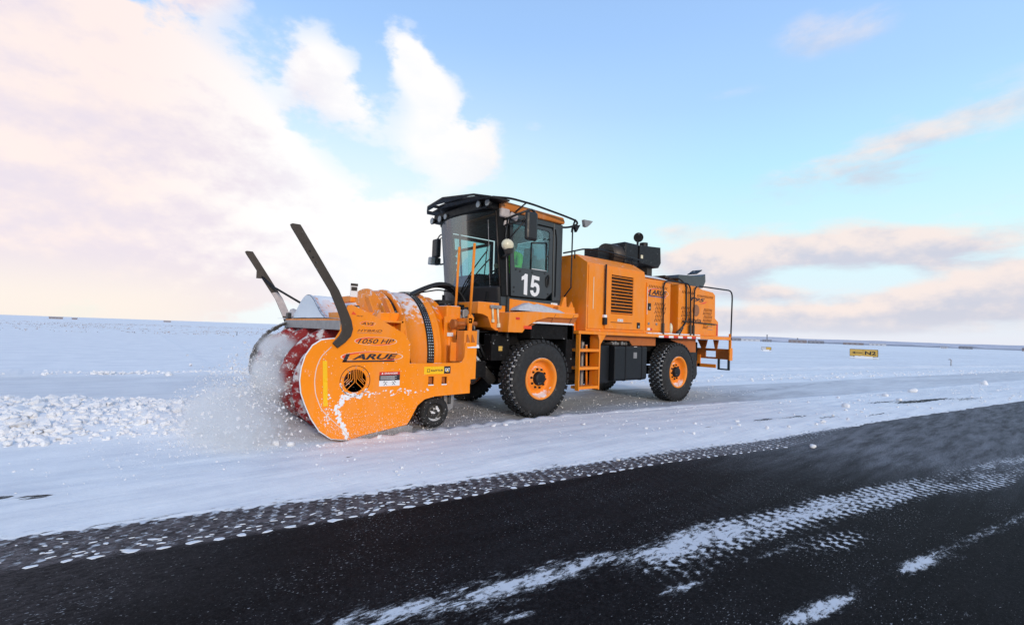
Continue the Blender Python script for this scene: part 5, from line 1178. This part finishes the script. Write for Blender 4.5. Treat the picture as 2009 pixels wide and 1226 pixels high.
# bottom strip / inner dark liner
# back wall of auger housing (part of a cylinder) and floor
g = G(); g.smooth = True; AC = (-3.22, 0.80)
g.lathe([(0.0, 0.78), (HY1 - HY0 - .03, 0.78)], (AC[0], HY0 + .03, AC[1]), 'y', 40, -0.62 * pi, 0.60 * pi); hs = build('auger_housing', g, 'orange_snowy', V, fix=False)
g = G(); g.smooth = True; g.lathe([(0.0, 0.765), (HY1 - HY0 - .03, 0.765)], (AC[0], HY0 + .03, AC[1]), 'y', 40, -0.62 * pi, 0.60 * pi); build('housing_liner', g, 'deep_red', hs, fix=False)
# upper hood edge + thrown snow lip on the far side
g = G()
for k in range(60):
    a = rad(95 + k * 1.6); r = .765 + .015 * rnd.random(); q = .03 + .03 * rnd.random()
    g.obox((AC[0] + r * cos(a), HY1 - .06 + .02 * rnd.random(), AC[1] + r * sin(a)), (q, .12, .05), Matrix.Rotation(-a, 3, 'Y'))
build('cutting_edge', g, 'black_snowy', hs, .006)
# auger: helical ribbons, left and right handed
def ribbon(y0, y1, a_start, turns, r0, r1, th=.028, n=90):
    g = G(); g.smooth = True; vs = []
    for k in range(n + 1):
        t = k / n; a = a_start + turns * 2 * pi * t; y = y0 + (y1 - y0) * t
        for (r, dyy) in ((r0, -th), (r1, -th), (r1, th), (r0, th)): vs.append((AC[0] - .03 + r * cos(a), y + dyy, .78 + r * sin(a)))
    fs = []
    for k in range(n):
        for q in range(4): fs.append((k * 4 + q, k * 4 + (q + 1) % 4, (k + 1) * 4 + (q + 1) % 4, (k + 1) * 4 + q))
    g.add(vs, fs); return g
au = build('auger', (lambda g: (g.cyl((AC[0] - .03, HY0 + .05, .78), (AC[0] - .03, HY1 - .02, .78), .14, n=24), g)[1])(G()), 'auger', V)
for (ya, yb, sg) in ((HY0 + .16, 1.12, 1), (HY1 - .06, 1.30, -1)):
    for s0 in (2.6, 2.6 + pi): build('ribbon', ribbon(ya, yb, s0 + (0 if sg > 0 else .8), sg * 0.80, .46, .715), 'auger', au, fix=False)
for k in range(10):
    a = 2 * pi * k / 10; y_ = (HY0 + .35) + (k % 5) * .5; g = G(); g.cyl((AC[0] - .03, y_, .78), (AC[0] - .03 + .6 * cos(a), y_, .78 + .6 * sin(a)), .03, n=8); build('spoke', g, 'auger', au)
# top beam, shelf
g = G(); g.prism([(-3.50, 1.452), (-3.50, 1.575), (-3.30, 1.575), (-3.30, 1.452)], HY0 + .035, HY1 - .005); bmn = build('cross_beam', g, 'grey_steel', V, .006)
g = G(); g.box(-3.49, -2.62, HY0 + .03, HY1 - .01, 1.575, 1.60); build('top_shelf', g, 'orange_snowy', V)
heap('snow_cover', -3.505, -2.70, HY0 + .05, HY1 - .03, 1.595, .03, bmn, nx=20, ny=50, fn=lambda u: .7)
g = G(); g.box(-3.25, -2.72, HY0 + .03, 2.45, 1.601, 1.70)
g = G(); g.prism([(-3.36, 1.60), (-3.30, 1.70), (-2.60, 1.72), (-2.60, 1.30), (-3.36, 1.45)], 0.02, 2.42); build('hood_base', g, 'orange_head', V, .01)
# bell shaped front plate and arched cover behind it
bell = []
for k in range(33):
    u = k / 32; y = 0.55 + 2.05 * u; bell.append((y, 1.598 + .39 * math.exp(-((y - 1.62) / .66) ** 2 - ((y - 1.62) / 1.0) ** 4)))
g = G(); g.prism(bell, -3.42, -3.39, 'x'); build('bell_plate', g, 'grey_steel', V, .004)
g = G(); g.prism([(p[0], p[1] - .012) for p in bell[1:-1]], -3.432, -3.4205, 'x'); build('snow_crust', g, 'snow', V, .003)
def covz(y): return 1.585 + .385 * math.exp(-((y - 1.62) / .66) ** 2 - ((y - 1.62) / 1.0) ** 4)
arc = [(0.50, 1.585)] + [(y, covz(y)) for y in np.linspace(0.52, 2.58, 34)] + [(2.60, 1.585)]
g = G(); g.prism(arc, -3.385, -2.62, 'x'); cv = build('arched_cover', g, 'orange_snowy', V, .006)
heap('snow_cover', -3.38, -2.64, 0.0, 2.45, 1.60, .0, cv, nx=4, ny=4)
g = G()
vs = []
for j in range(27):
    y, z = [(0.50 + 0.078 * j), covz(0.50 + .078 * j) + .004]
    for i in range(14): 
        x = -3.375 + .72 * i / 13; vs.append((x, y, z + .008 * float(fbm(np.array(x * 8.), np.array(y * 8.), 3)) + (-.02 if float(fbm(np.array(x * 5. + 3), np.array(y * 5.), 3)) < .42 or i in (0, 13) or j in (0, 26) else 0)))
g.smooth = True; g.add(vs, [(j * 14 + i, j * 14 + i + 1, (j + 1) * 14 + i + 1, (j + 1) * 14 + i) for j in range(26) for i in range(13)]); build('snow_crust', g, 'snow', cv, fix=False)
for x in (-2.99, -2.74):
    g = G(); g.prism([(0.015, 1.60), (0.015, 1.72), (0.20, 1.92), (0.34, 1.95), (0.34, 1.90), (0.06, 1.62)], x, x + .02, 'x'); build('cover_rib', g, 'orange', cv)
g = G(); g.box(-3.35, -3.195, -0.03, 0.05, 1.655, 1.785); bb = build('control_box', g, 'plastic', V, .01)
g = G(); g.box(-3.275, -3.205, -0.035, -0.0305, 1.67, 1.765); build('sticker', g, 'white', bb)
g = G(); g.box(-3.145, -3.04, .495, .505, 1.93, 2.125); ws = build('warning_board', g, 'white', V)
g = G(); g.box(-3.145, -3.04, .4905, .4948, 2.09, 2.125); g.box(-3.135, -3.05, .4905, .4948, 2.02, 2.075); build('board_print', g, 'steel', ws)
g = G(); g.box(-3.14, -3.05, .50, 1.1, 1.85, 1.95); build('lifting_block', g, 'orange_snowy', V, .02)
g = G(); g.prism([(-3.06, 1.52), (-3.05, 1.60), (-2.96, 1.74), (-2.955, 1.50)], HY0 + .03, .05); g.prism([(-2.66, 1.42), (-2.655, 1.56), (-2.60, 1.70), (-2.595, 1.40)], HY0 + .03, .05); build('hood_gusset', g, 'orange_snowy', V)
heap('snow_cover', -3.04, -2.66, HY0 + .03, .08, 1.50, .10, V, nx=16, ny=6, fn=lambda u: .45 + .55 * abs(2 * u - 1) ** 1.5, zf=lambda x: 1.50 - .35 * (x + 3.04))
g = G(); g.box(-3.52, -3.46, 2.36, 2.5, 1.60, 1.70); build('lamp_box', g, 'plastic', V, .01)

# big drum of the blower fan
DC = (0, 1.25, 1.06); g = G(); g.smooth = True
prof = [(-2.76, .60), (-2.76, .98), (-2.66, 1.00), (-2.655, 1.065), (-2.625, 1.07), (-2.62, 1.005), (-2.50, 1.01), (-2.495, 1.05), (-2.47, 1.05), (-2.465, 1.00)]
g.lathe(prof, DC, 'x', 96); drum = build('fan_drum', g, 'orange_head', V)
g = G(); g.smooth = True; g.lathe([(-2.465, 1.0), (-2.43, .985), (-2.39, 1.0)], DC, 'x', 96); build('drum_groove', g, 'black', drum)
g = G(); g.smooth = True; g.lathe([(-2.39, .99), (-2.385, 1.07), (-2.35, 1.075), (-2.34, 1.035), (-2.14, 1.045), (-2.02, 1.045)], DC, 'x', 96); build('drum_shell', g, 'orange_snowy', drum)
g = G(); g.smooth = True; g.lathe([(-2.02, 1.048), (-2.018, 1.062), (-1.905, 1.062), (-1.90, 1.048)], DC, 'x', 96); build('chain_band', g, 'black', drum)
g = G()
for i in range(150):
    a = 2 * pi * i / 150
    for k in range(3): g.obox((-1.995 + k * .033, DC[1] + 1.064 * cos(a), DC[2] + 1.064 * sin(a)), (.014, .012, .018), Matrix.Rotation(a, 3, 'X'))
o = build('chain_link', g, 'chrome', drum, fix=False); o['kind'] = 'stuff'
g = G(); g.smooth = True; g.lathe([(-1.90, 1.045), (-1.82, 1.04), (-1.81, 1.065), (-1.775, 1.065), (-1.765, 1.03), (-1.62, .995), (-1.60, .99), (-1.59, 1.01), (-1.56, 1.01), (-1.55, .93), (-1.48, .80), (-1.46, .3)], DC, 'x', 96); build('drum_shell', g, 'orange_head', drum)
for i in range(20):
    a = 2 * pi * i / 20; g = G(); g.cyl((-1.56, DC[1] + .96 * cos(a), DC[2] + .96 * sin(a)), (-1.525, DC[1] + .96 * cos(a), DC[2] + .96 * sin(a)), .02, n=8); build('drum_bolt', g, 'dark_orange', drum)
g = G(); g.box(-1.62, -1.34, .35, .9, 1.62, 1.90); g.box(-1.60, -1.30, .25, .7, 1.52, 1.64); build('drive_housing', g, 'orange_snowy', V, .03)
g = G(); g.smooth = True; g.cyl((-1.60, .10, 1.60), (-1.20, .10, 1.62), .035); g.cyl((-1.66, .10, 1.60), (-1.60, .10, 1.60), .075, n=20); build('pivot_pin', g, 'dark_orange', V)
g = G(); g.box(-1.68, -1.45, .3, .34, 1.2, 1.72); g.prism([(-1.62, .60), (-1.05, .60), (-1.05, 1.25), (-1.62, 1.42)], .42, .46); build('coupler_plate', g, 'orange', V, .008)
g = G(); g.box(-1.63, -1.52, .285, .295, 1.40, 1.46); build('sticker', g, 'white', V)
# tapered bracket box on the rear of the plate
g = G(); g.box(-1.60, -1.36, HY0 + .03, HY0 + .25, 1.02, 1.50); g.prism([(-1.70, 1.02), (-1.36, 1.02), (-1.36, 1.28), (-1.70, 1.32)], HY0 + .25, HY0 + .28); cpb = build('bracket_box', g, 'orange', V, .006)
for x in (-1.56, -1.47):
    g = G(); g.prism([(x, 1.44), (x + .01, 1.44), (x + .09, 1.25), (x, 1.22)], HY0 + .01, HY0 + .022); build('bracket_fin', g, 'dark_orange', cpb)
heap('snow_heap', -1.56, -1.34, HY0 - .01, HY0 + .06, 1.24, .05, cpb, nx=12, ny=4, fn=lambda u: .4 + .6 * u)
# masts with marker poles
g = G(); g.box(-1.44, -1.375, -.035, .0, .76, 1.70); g.prism([(-1.45, 1.62), (-1.36, 1.62), (-1.34, 1.70), (-1.38, 1.76), (-1.44, 1.76)], -.035, .0); g.tube([(-1.41, -.02, 1.74), (-1.375, -.02, 2.90)], .022, n=10); build('marker_mast', g, 'orange', V)
g = G(); g.box(-1.34, -1.28, .55, .58, 1.2, 1.72); g.prism([(-1.36, 1.50), (-1.25, 1.50), (-1.29, 1.74), (-1.35, 1.74)], .55, .58); g.tube([(-1.32, .565, 1.72), (-1.29, .565, 2.92)], .022, n=10); build('marker_mast', g, 'orange', V)
g = G(); g.box(-1.42, -1.38, 0.0, .56, 1.60, 1.70); g.cyl((-1.415, -.04, 1.66), (-1.415, -.036, 1.66), .016); build('mast_crossbar', g, 'orange', V, .006)
# hoses arching to the cab
for k in range(4):
    y_ = .85 + .07 * k; dz_ = .03 * (k % 2) - .05 * (k == 3); g = G()
    g.tube([(-1.98, y_, 2.06 + dz_), (-1.72, y_, 2.19 + dz_), (-1.45, y_, 2.29 + dz_), (-1.17, y_, 2.27 + dz_), (-.93, y_, 2.04), (-.84, y_, 1.72), (-.82, y_, 1.5)], .022, n=8, rounding=.2); build('hydraulic_hose', g, 'hose', V)
g = G(); g.tube([(-1.98, 1.2, 2.12), (-1.70, 1.2, 2.13), (-1.3, 1.2, 2.22), (-1.0, 1.2, 2.2)], .012, rounding=.1); g.cyl((-2.0, .86, 2.05), (-1.85, .86, 2.13), .04); g.box(-1.45, -.9, .9, 1.9, 1.93, 2.02); build('hose_bracket', g, 'plastic', V)
g = G(); g.cyl((-.83, .83, 1.80), (-.82, .83, 1.66), .032); g.cyl((-1.2, .5, 1.85), (-1.2, .5, 1.72), .03); build('hydraulic_fitting', g, 'grey_steel', V)

# deflector arms
arm = [(-4.165, 2.690), (-4.14, 2.705), (-4.05, 2.705), (-3.80, 2.33), (-3.55, 1.95), (-3.43, 1.70), (-3.375, 1.58), (-3.35, 1.47), (-3.37, 1.38), (-3.44, 1.30), (-3.535, 1.225), (-3.60, 1.285), (-3.52, 1.38), (-3.49, 1.45), (-3.50, 1.55), (-3.56, 1.70), (-3.665, 1.93), (-3.90, 2.28), (-4.15, 2.655)]
for (y0, y1) in ((HY0 - .045, HY0 - .015), (HY1 + .03, HY1 + .06)):
    g = G(); g.prism(arm, y0, y1); ar = build('deflector_arm', g, 'steel', V, .006)
    if y0 > 1: heap('stuck_snow', -3.62, -3.44, y0 - .012, y0 + .01, 1.60, .01, ar, nx=6, ny=3)
    for (x, z) in ((-3.93, 2.40), (-3.89, 2.33), (-3.85, 2.27)):
        g = G(); g.cyl((x, y0 - .001, z), (x, y0 - .006, z), .012, n=10); build('bolt', g, 'black', ar)
# frost crust on the lower half of the far arm
fa = [(-3.56, 1.70), (-3.665, 1.93), (-3.735, 2.03), (-3.66, 2.05), (-3.60, 2.02), (-3.55, 1.95), (-3.44, 1.72), (-3.40, 1.64), (-3.54, 1.64)]
g = G(); g.prism(fa, HY1 + .024, HY1 + .0295); build('frost_crust', g, 'frost', ar)
g = G(); g.tube([(-3.93, HY1 + .02, 2.32), (-3.72, HY1 - .1, 2.12), (-3.40, 2.05, 1.86)], .018, n=8); build('arm_strut', g, 'black', V)
g = G(); g.box(-3.98, -3.86, HY1 - .01, HY1 + .03, 2.26, 2.40); build('strut_bracket', g, 'steel', V)

# caster wheel
cw = sub_empty('caster_wheel', V, (-1.905, 0.10, 0.245))
g = G(); g.smooth = True; g.lathe([(0.0, .135), (-.012, .15), (-.012, .20), (0.01, .235), (0.06, .242), (.13, .242), (.18, .225), (.19, .16)], (0, 0, 0), 'y', 40); build('tyre', g, 'rubber', cw)
g = G(); g.smooth = True; g.lathe([(0.0, .137), (.02, .13), (.05, .10), (.03, .06), (.0, .05), (-.02, .04), (-.02, 0)], (0, 0, 0), 'y', 24); build('rim', g, 'black_snowy', cw)
g = G()
for (x, z, r) in ((.03, .05, .03), (.05, .02, .03), (-.05, .0, .03), (-.02, -.01, .025), (.02, .08, .02), (.02, -.09, .012), (-.08, .02, .012)): g.ball((x, -.01, z), (r, .015, r * .7), 8, 6)
build('stuck_snow', g, 'snow', cw)
g = G(); g.box(-1.96, -1.86, .28, .36, .24, .62); g.box(-1.95, -1.87, .05, .36, .50, .56); build('caster_fork', g, 'dark', V, .01)
g = G(); g.prism([(-1.75, .54), (-1.55, .54), (-1.57, .28), (-1.64, .24), (-1.72, .30)], .12, .2); build('frosted_bracket', g, 'grey_steel', V, .01)
g = G(); g.tube([(-1.675, .10, .50), (-1.64, .10, .50), (-1.64, .10, .36), (-1.675, .10, .36), (-1.675, .10, .50)], .012, n=6); build('shackle', g, 'plastic', V)
g = G(); g.box(-2.55, -2.35, .05, 2.3, .10, .75); g.box(-2.6, -1.75, .35, 2.2, .35, 1.0); g.box(-1.9, -1.2, .9, 1.7, .5, 1.2); build('head_underframe', g, 'dark', V, .02)

# ================================================================== driver
def person(name, label, joints, bones, radii, root, mat, parent=None, sub=2):
    me = bpy.data.meshes.new(name); names = list(joints); me.from_pydata([joints[k] for k in names], [(names.index(a), names.index(b)) for a, b in bones], []); me.update()
    o = link(name, me, parent, label)
    sk = o.modifiers.new('skin', 'SKIN'); sk.use_smooth_shade = True
    for i, k in enumerate(names):
        d = me.skin_vertices[0].data[i]; r = radii[k]; d.radius = r if isinstance(r, tuple) else (r, r); d.use_root = (k == root)
    s_ = o.modifiers.new('sub', 'SUBSURF'); s_.levels = sub; s_.render_levels = sub
    me.materials.append(M[mat]); return o
# seated at the wheel, facing -X (origin at the seat)
J = dict(pelvis=(0.12, 1.10, 2.54), waist=(0.12, 1.10, 2.70), chest=(0.10, 1.10, 2.90), collar=(0.07, 1.10, 3.04), neck=(0.04, 1.10, 3.11),
         sL=(0.08, 0.92, 3.02), eL=(-0.02, 0.82, 2.76), wL=(-0.22, 0.92, 2.80), sR=(0.08, 1.28, 3.02), eR=(-0.02, 1.38, 2.76), wR=(-0.22, 1.27, 2.80),
         hL=(0.10, 1.00, 2.53), kL=(-0.30, 0.95, 2.60), aL=(-0.38, 0.95, 2.18), hR=(0.10, 1.20, 2.53), kR=(-0.30, 1.25, 2.60), aR=(-0.38, 1.25, 2.18), tL=(-0.55, .95, 2.15), tR=(-0.55, 1.25, 2.15))
J = {k: (v[0] + .28, v[1], v[2]) for k, v in J.items()}
B = [('pelvis', 'waist'), ('waist', 'chest'), ('chest', 'collar'), ('collar', 'neck'), ('collar', 'sL'), ('sL', 'eL'), ('eL', 'wL'), ('collar', 'sR'), ('sR', 'eR'), ('eR', 'wR'),
     ('pelvis', 'hL'), ('hL', 'kL'), ('kL', 'aL'), ('aL', 'tL'), ('pelvis', 'hR'), ('hR', 'kR'), ('kR', 'aR'), ('aR', 'tR')]
Rr = dict(pelvis=(.15, .13), waist=(.14, .12), chest=(.17, .13), collar=.09, neck=.055, sL=.075, eL=.052, wL=.035, sR=.075, eR=.052, wR=.035, hL=.09, kL=.07, aL=.05, hR=.09, kR=.07, aR=.05, tL=.04, tR=.04)
P_ = person('person', 'driver in a bright green safety jacket seated at the wheel inside the black cab', J, B, Rr, 'pelvis', 'hivis'); P_['category'] = 'person'
LJ = {k: tuple(np.array(J[k]) ) for k in ('pelvis', 'hL', 'kL', 'aL', 'tL', 'hR', 'kR', 'aR', 'tR')}
person('trousers', None, LJ, [b for b in B if b[0] in LJ and b[1] in LJ], {k: (Rr[k][0] + .012, Rr[k][1] + .012) if isinstance(Rr[k], tuple) else Rr[k] + .012 for k in LJ}, 'pelvis', 'navy', P_).pop('label', None) if False else None
tro = person('trousers', 'dark work trousers', LJ, [b for b in B if b[0] in LJ and b[1] in LJ], {k: (Rr[k][0] + .012, Rr[k][1] + .012) if isinstance(Rr[k], tuple) else Rr[k] + .012 for k in LJ}, 'pelvis', 'navy', P_)
g = G(); hx, hy_, hz = 0.29, 1.10, 3.22; g.smooth = True
g.ball((hx, hy_, hz), (.098, .078, .122), 20, 14); g.ball((hx - .01, hy_, hz - .06), (.078, .062, .07), 16, 10)
g.ball((hx - .100, hy_, hz - .012), (.022, .014, .026), 8, 6); g.ball((hx, hy_ - .080, hz - .01), (.02, .01, .03), 8, 6); g.ball((hx, hy_ + .080, hz - .01), (.02, .01, .03), 8, 6)
g.cyl((hx + .02, hy_, hz - .12), (hx + .02, hy_, hz - .04), .052, n=14); build('head', g, 'skin', P_, fix=False)
g = G()
for s_ in (-1, 1): g.ball((hx - .088, hy_ + s_ * .030, hz + .012), (.010, .013, .008), 8, 6)
g.ball((hx - .084, hy_, hz - .060), (.012, .024, .006), 8, 6); build('face_features', g, 'hair', P_)
g = G(); g.ball((hx + .015, hy_, hz + .03), (.104, .088, .112), 20, 12); build('hair', g, 'hair', P_)
for s_, wy in ((-1, .92), (1, 1.27)):
    g = G(); g.smooth = True; bx_, by_, bz_ = .035, wy + (.015 * -s_), 2.81
    g.ball((bx_, by_, bz_), (.045, .022, .038), 12, 8)
    for k in range(4):
        ln = (.055, .062, .058, .046)[k]; z0_ = bz_ + .028 - k * .019
        g.tube([(bx_ - .03, by_, z0_), (bx_ - .03 - ln * .6, by_ - s_ * .004, z0_ - .004), (bx_ - .03 - ln * .75, by_ - s_ * .028, z0_ - .012), (bx_ - .02, by_ - s_ * .038, z0_ - .014)], [.0095, .009, .0085, .007], n=8)
    g.tube([(bx_ + .01, by_, bz_ + .03), (bx_ - .02, by_ - s_ * .02, bz_ + .045), (bx_ - .05, by_ - s_ * .03, bz_ + .04)], [.011, .010, .008], n=8)
    build('hand', g, 'skin', P_, fix=False)

# ================================================================== signs and far things
def sign(label, loc, ang, wd, hg, cells):
    t = thing('taxiway_sign', label, 'sign', loc); t.rotation_euler = (0, 0, ang); t['group'] = 'yellow taxiway signs'
    g = G(); g.box(-wd / 2, wd / 2, 0, .25, .22, .22 + hg); build('sign_box', g, 'steel', t, .02)
    x = -wd / 2 + .03
    for (frac, mt, tx) in cells:
        w_ = (wd - .06) * frac; g = G(); g.box(x, x + w_ - .02, -.02, -.003, .25, .19 + hg); build('sign_face', g, mt, t)
        if tx:
            if tx == '<-':
                zc = .22 + hg / 2; g = G(); g.prism([(x + .14 * w_, zc), (x + .42 * w_, zc + .17 * hg), (x + .36 * w_, zc + .05 * hg), (x + .95 * w_, zc + .04 * hg), (x + .95 * w_, zc - .04 * hg), (x + .36 * w_, zc - .05 * hg), (x + .42 * w_, zc - .17 * hg)], -.026, -.0215); build('arrow', g, 'ink', t)
            else: text(tx, x + .12 * w_, x + .88 * w_, .22 + hg * .25, .22 + hg * .75, -.0225, 'ink', t, 0, .03)
        x += w_
    for px in (-wd * .35, wd * .35):
        g = G(); g.box(px - .03, px + .03, .08, .16, -.1, .22); build('leg', g, 'steel', t)
    g = G(); N = 10
    for k in range(N): g.obox((-wd / 2 + (k + .5) * wd / N, -.05, .10), (wd / N + .05, .3, .12 + .26 * (abs(k / (N - 1) - .5) < .32) * rnd.uniform(.6, 1)))
    build('snow_bank', g, 'snow', t, .03)
    return t
def face(x, y): return math.atan2(y + 6.2, x + 5.55) - pi / 2
sign('yellow airfield sign reading N2 with a left arrow, standing in snow', (55.5, 9.1, -.02), face(55.5, 9.1) - .05, 2.45, .78, [(.48, 'sign_yellow', '<-'), (.52, 'sign_yellow', 'N2')])
sign('small half grey half yellow airfield sign far behind the truck', (66.5, 23.6, -.02), face(66.5, 23.6) - .05, 1.30, .45, [(.5, 'far_white', None), (.5, 'sign_yellow', None)])
t = thing('marker_post', 'thin dark post standing alone on the snowy plain behind the spray', 'post', (4.3, 59.0, -.1)); g = G(); g.cyl((0, 0, 0), (0, 0, .55), .05, .04, 8); build('shaft', g, 'far_dark', t)
t = thing('edge_marker', 'bent snow-flecked marker standing near the right edge of the snow', 'marker', (46.0, 0.9, -.05)); g = G(); g.tube([(0, 0, 0), (0, 0, .35), (.12, 0, .55), (.05, .1, .62), (-.1, .1, .55)], .035, rounding=.1); build('stem', g, 'grey_steel', t)
# far coast
def strip_hill(name, R_, a0, a1, hf, mat, n=160):
    g = G(); vs = []
    for k in range(n + 1):
        a = rad(a0 + (a1 - a0) * k / n); h = hf(k / n); vs += [(R_ * cos(a), R_ * sin(a), -.2), ((R_ + 60) * cos(a), (R_ + 60) * sin(a), h), ((R_ + 900) * cos(a), (R_ + 900) * sin(a), -.2)]
    g.smooth = True; g.add(vs, [(k * 3 + q, (k + 1) * 3 + q, (k + 1) * 3 + q + 1, k * 3 + q + 1) for k in range(n) for q in range(2)]); o = build(name, g, mat, fix=False); o['kind'] = 'structure'; return o
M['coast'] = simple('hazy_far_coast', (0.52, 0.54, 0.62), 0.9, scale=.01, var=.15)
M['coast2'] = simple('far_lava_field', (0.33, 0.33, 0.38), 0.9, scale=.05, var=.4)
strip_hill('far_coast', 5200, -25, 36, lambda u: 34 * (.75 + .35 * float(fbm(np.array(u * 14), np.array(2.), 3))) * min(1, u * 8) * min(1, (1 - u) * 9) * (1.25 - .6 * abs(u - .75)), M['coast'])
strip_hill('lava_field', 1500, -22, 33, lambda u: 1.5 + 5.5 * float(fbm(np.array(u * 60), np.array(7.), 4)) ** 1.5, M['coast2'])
def far_building(label, az_, R_, wd, hg, mat, roof=False, tower=0):
    hg *= .6; tower *= .8
    a = rad(az_); t = thing('far_building', label, 'building', (R_ * cos(a) - 5.55, R_ * sin(a) - 6.2, -.1)); t.rotation_euler = (0, 0, a - pi / 2); t['group'] = 'low buildings on the horizon'
    g = G(); g.box(-wd / 2, wd / 2, 0, 12, 0, hg); build('wall', g, mat, t)
    g = G()
    if roof: g.prism([(-wd / 2 - .3, hg), (wd / 2 + .3, hg), (wd / 2 - 1, hg * 1.35), (-wd / 2 + 1, hg * 1.35)], -.5, 12.5)
    else: g.box(-wd / 2 - .2, wd / 2 + .2, -.2, 12.2, hg, hg + .5)
    build('roof', g, 'coast2', t)
    for k in range(3):
        g = G(); g.box(-wd / 2 + wd * (.15 + .25 * k), -wd / 2 + wd * (.27 + .25 * k), -.08, .0, hg * .3, hg * .7); build('window', g, 'coast2' if mat == 'far_white' else 'far_white2', t)
    if tower: g = G(); g.box(-1, 1, 3, 5, hg, hg + tower); build('tower', g, 'far_dark', t)
    return t
for (lab, az_, R_, wd, hg, mt, rf, tw) in [
    ('dark low building just right of the rear handrail on the horizon', 25.6, 1050, 26, 8, 'far_dark', True, 0), ('pale hangar left of the small grey and yellow sign', 24.0, 1050, 34, 7, 'far_white', False, 0),
    ('dark building with a slim tower above the small sign', 22.4, 1050, 16, 7, 'far_dark', False, 13), ('cluster building of dark sheds right of the slim tower', 19.6, 1050, 30, 8, 'far_brown', True, 6),
    ('long dark shed on the horizon left of the pale hangars', 18.0, 1050, 26, 7, 'far_dark', True, 3), ('dark shed with pale roof midway to the N2 sign', 14.9, 1050, 30, 6, 'far_brown', False, 0),
    ('pale hangar nearest left of the N2 sign', 13.0, 1000, 22, 6, 'far_white', False, 0), ('small pale hut just right of the N2 sign', 8.3, 700, 6, 3.5, 'far_white', True, 0),
    ('dark hump-roofed shed right of the N2 sign', 6.9, 900, 14, 5, 'far_dark', True, 0), ('tiny brown sheds far right of the N2 sign', 2.6, 900, 30, 6, 'far_brown', True, 0), ('long brown shed at the far right horizon', -.9, 900, 34, 4.5, 'far_brown', True, 0),
    ('flat brown hut on the left horizon, larger of the left three', 95.3, 420, 6.5, 1.6, 'far_brown', False, 0), ('tiny hut on the left horizon right of the flat brown hut', 94.1, 420, 2.6, 1.2, 'far_brown', False, 0), ('low hut on the left horizon nearest the blower', 87.4, 500, 5.0, 1.4, 'far_brown', False, 0)]:
    far_building(lab, az_, R_, wd, hg, mt, rf, tw)

# ================================================================== flying snow
items = []
tet = np.array([(1, 1, 1), (1, -1, -1), (-1, 1, -1), (-1, -1, 1)]) / 1.7; tetf = [(0, 1, 2), (0, 3, 1), (0, 2, 3), (1, 3, 2)]
vs = []; fs = []
def flake(p, s_):
    q = nr.normal(size=(3, 3)); q, _ = np.linalg.qr(q); b = len(vs) * 0 + flake.n; vs.append((tet @ q.T) * s_ + p); fs.extend([tuple(i + b for i in f) for f in tetf]); flake.n += 4
flake.n = 0
for i in range(24000):
    t = nr.rand(); y = nr.uniform(-.3, 2.7); r = abs(nr.normal()) * .32
    x = -3.95 - r * 2.0 - .15 * nr.rand(); z = max(.02, .02 + max(.12, 1.2 - 1.5 * r) * nr.rand() ** 1.8)
    flake(np.array([x, y, z]), .0018 + .013 * nr.rand() ** 8)
big = [(nr.normal() * .35 - 4.35, nr.uniform(-.2, 2.4), .05 + abs(nr.normal()) * .38) for _ in range(420)]
for p in big: flake(np.array(p), .010 + .026 * nr.rand() ** 3)
for i in range(2600):     # thrown clear of the near plate
    x = -3.2 + nr.normal() * .55; y = -.25 - abs(nr.normal()) * .22; z = abs(nr.normal()) * .22; flake(np.array([x, y, .03 + z]), .0018 + .0045 * nr.rand() ** 4)
for i in range(900):
    flake(np.array([nr.uniform(-1.8, -.6), nr.uniform(-.1, .6), .02 + abs(nr.normal()) * .12]), .002 + .006 * nr.rand() ** 4)
me = bpy.data.meshes.new('flying_snow'); me.from_pydata(np.concatenate(vs).tolist(), [], fs); me.materials.append(M['chunk']); me.update(); o = link('flying_snow', me); o['kind'] = 'stuff'
# powder cloud
def spray_cloud(name, c, r, dens, seed):
    g = G(); g.ball((0, 0, 0), (1, 1, 1), 32, 20); mt = bpy.data.materials.new(name + '_powder'); mt.use_nodes = True; t = NT(mt.node_tree); t.n.clear()
    o_ = t.node('ShaderNodeOutputMaterial'); pv_ = t.node('ShaderNodeVolumePrincipled'); t.l.new(pv_.outputs[0], o_.inputs['Volume'])
    oc = t.node('ShaderNodeTexCoord').outputs['Object']; ln = t.node('ShaderNodeVectorMath', operation='LENGTH'); t.l.new(oc, ln.inputs[0])
    n = t.noise(t.mapping(oc, loc=(seed, 0, 0), scale=(r[0], r[1], r[2])), 5.5, 8, .7, .4)
    f = t.m('ADD', t.sm(ln.outputs['Value'], 1.0, .15), t.m('MULTIPLY', t.m('SUBTRACT', n, .5), 1.9)); f = t.m('MULTIPLY', t.sm(f, .15, 1.0), t.sm(ln.outputs['Value'], 1.0, .8))
    t.inp(pv_.inputs['Density'], t.m('MULTIPLY', f, dens)); pv_.inputs['Color'].default_value = (1, 1, 1, 1); pv_.inputs['Anisotropy'].default_value = 0.1
    o = build(name, g, mt, fix=False); o.location = c; o.scale = r; o['kind'] = 'stuff'
spray_cloud('snow_spray', (-4.45, 0.9, .22), (.85, 1.9, .62), 5.0, 0)
spray_cloud('snow_spray', (-3.82, 1.6, 1.12), (.36, 1.25, .34), 5.0, 5)
spray_cloud('snow_spray', (-4.02, 1.3, .72), (.24, 1.4, .50), 8.0, 9)
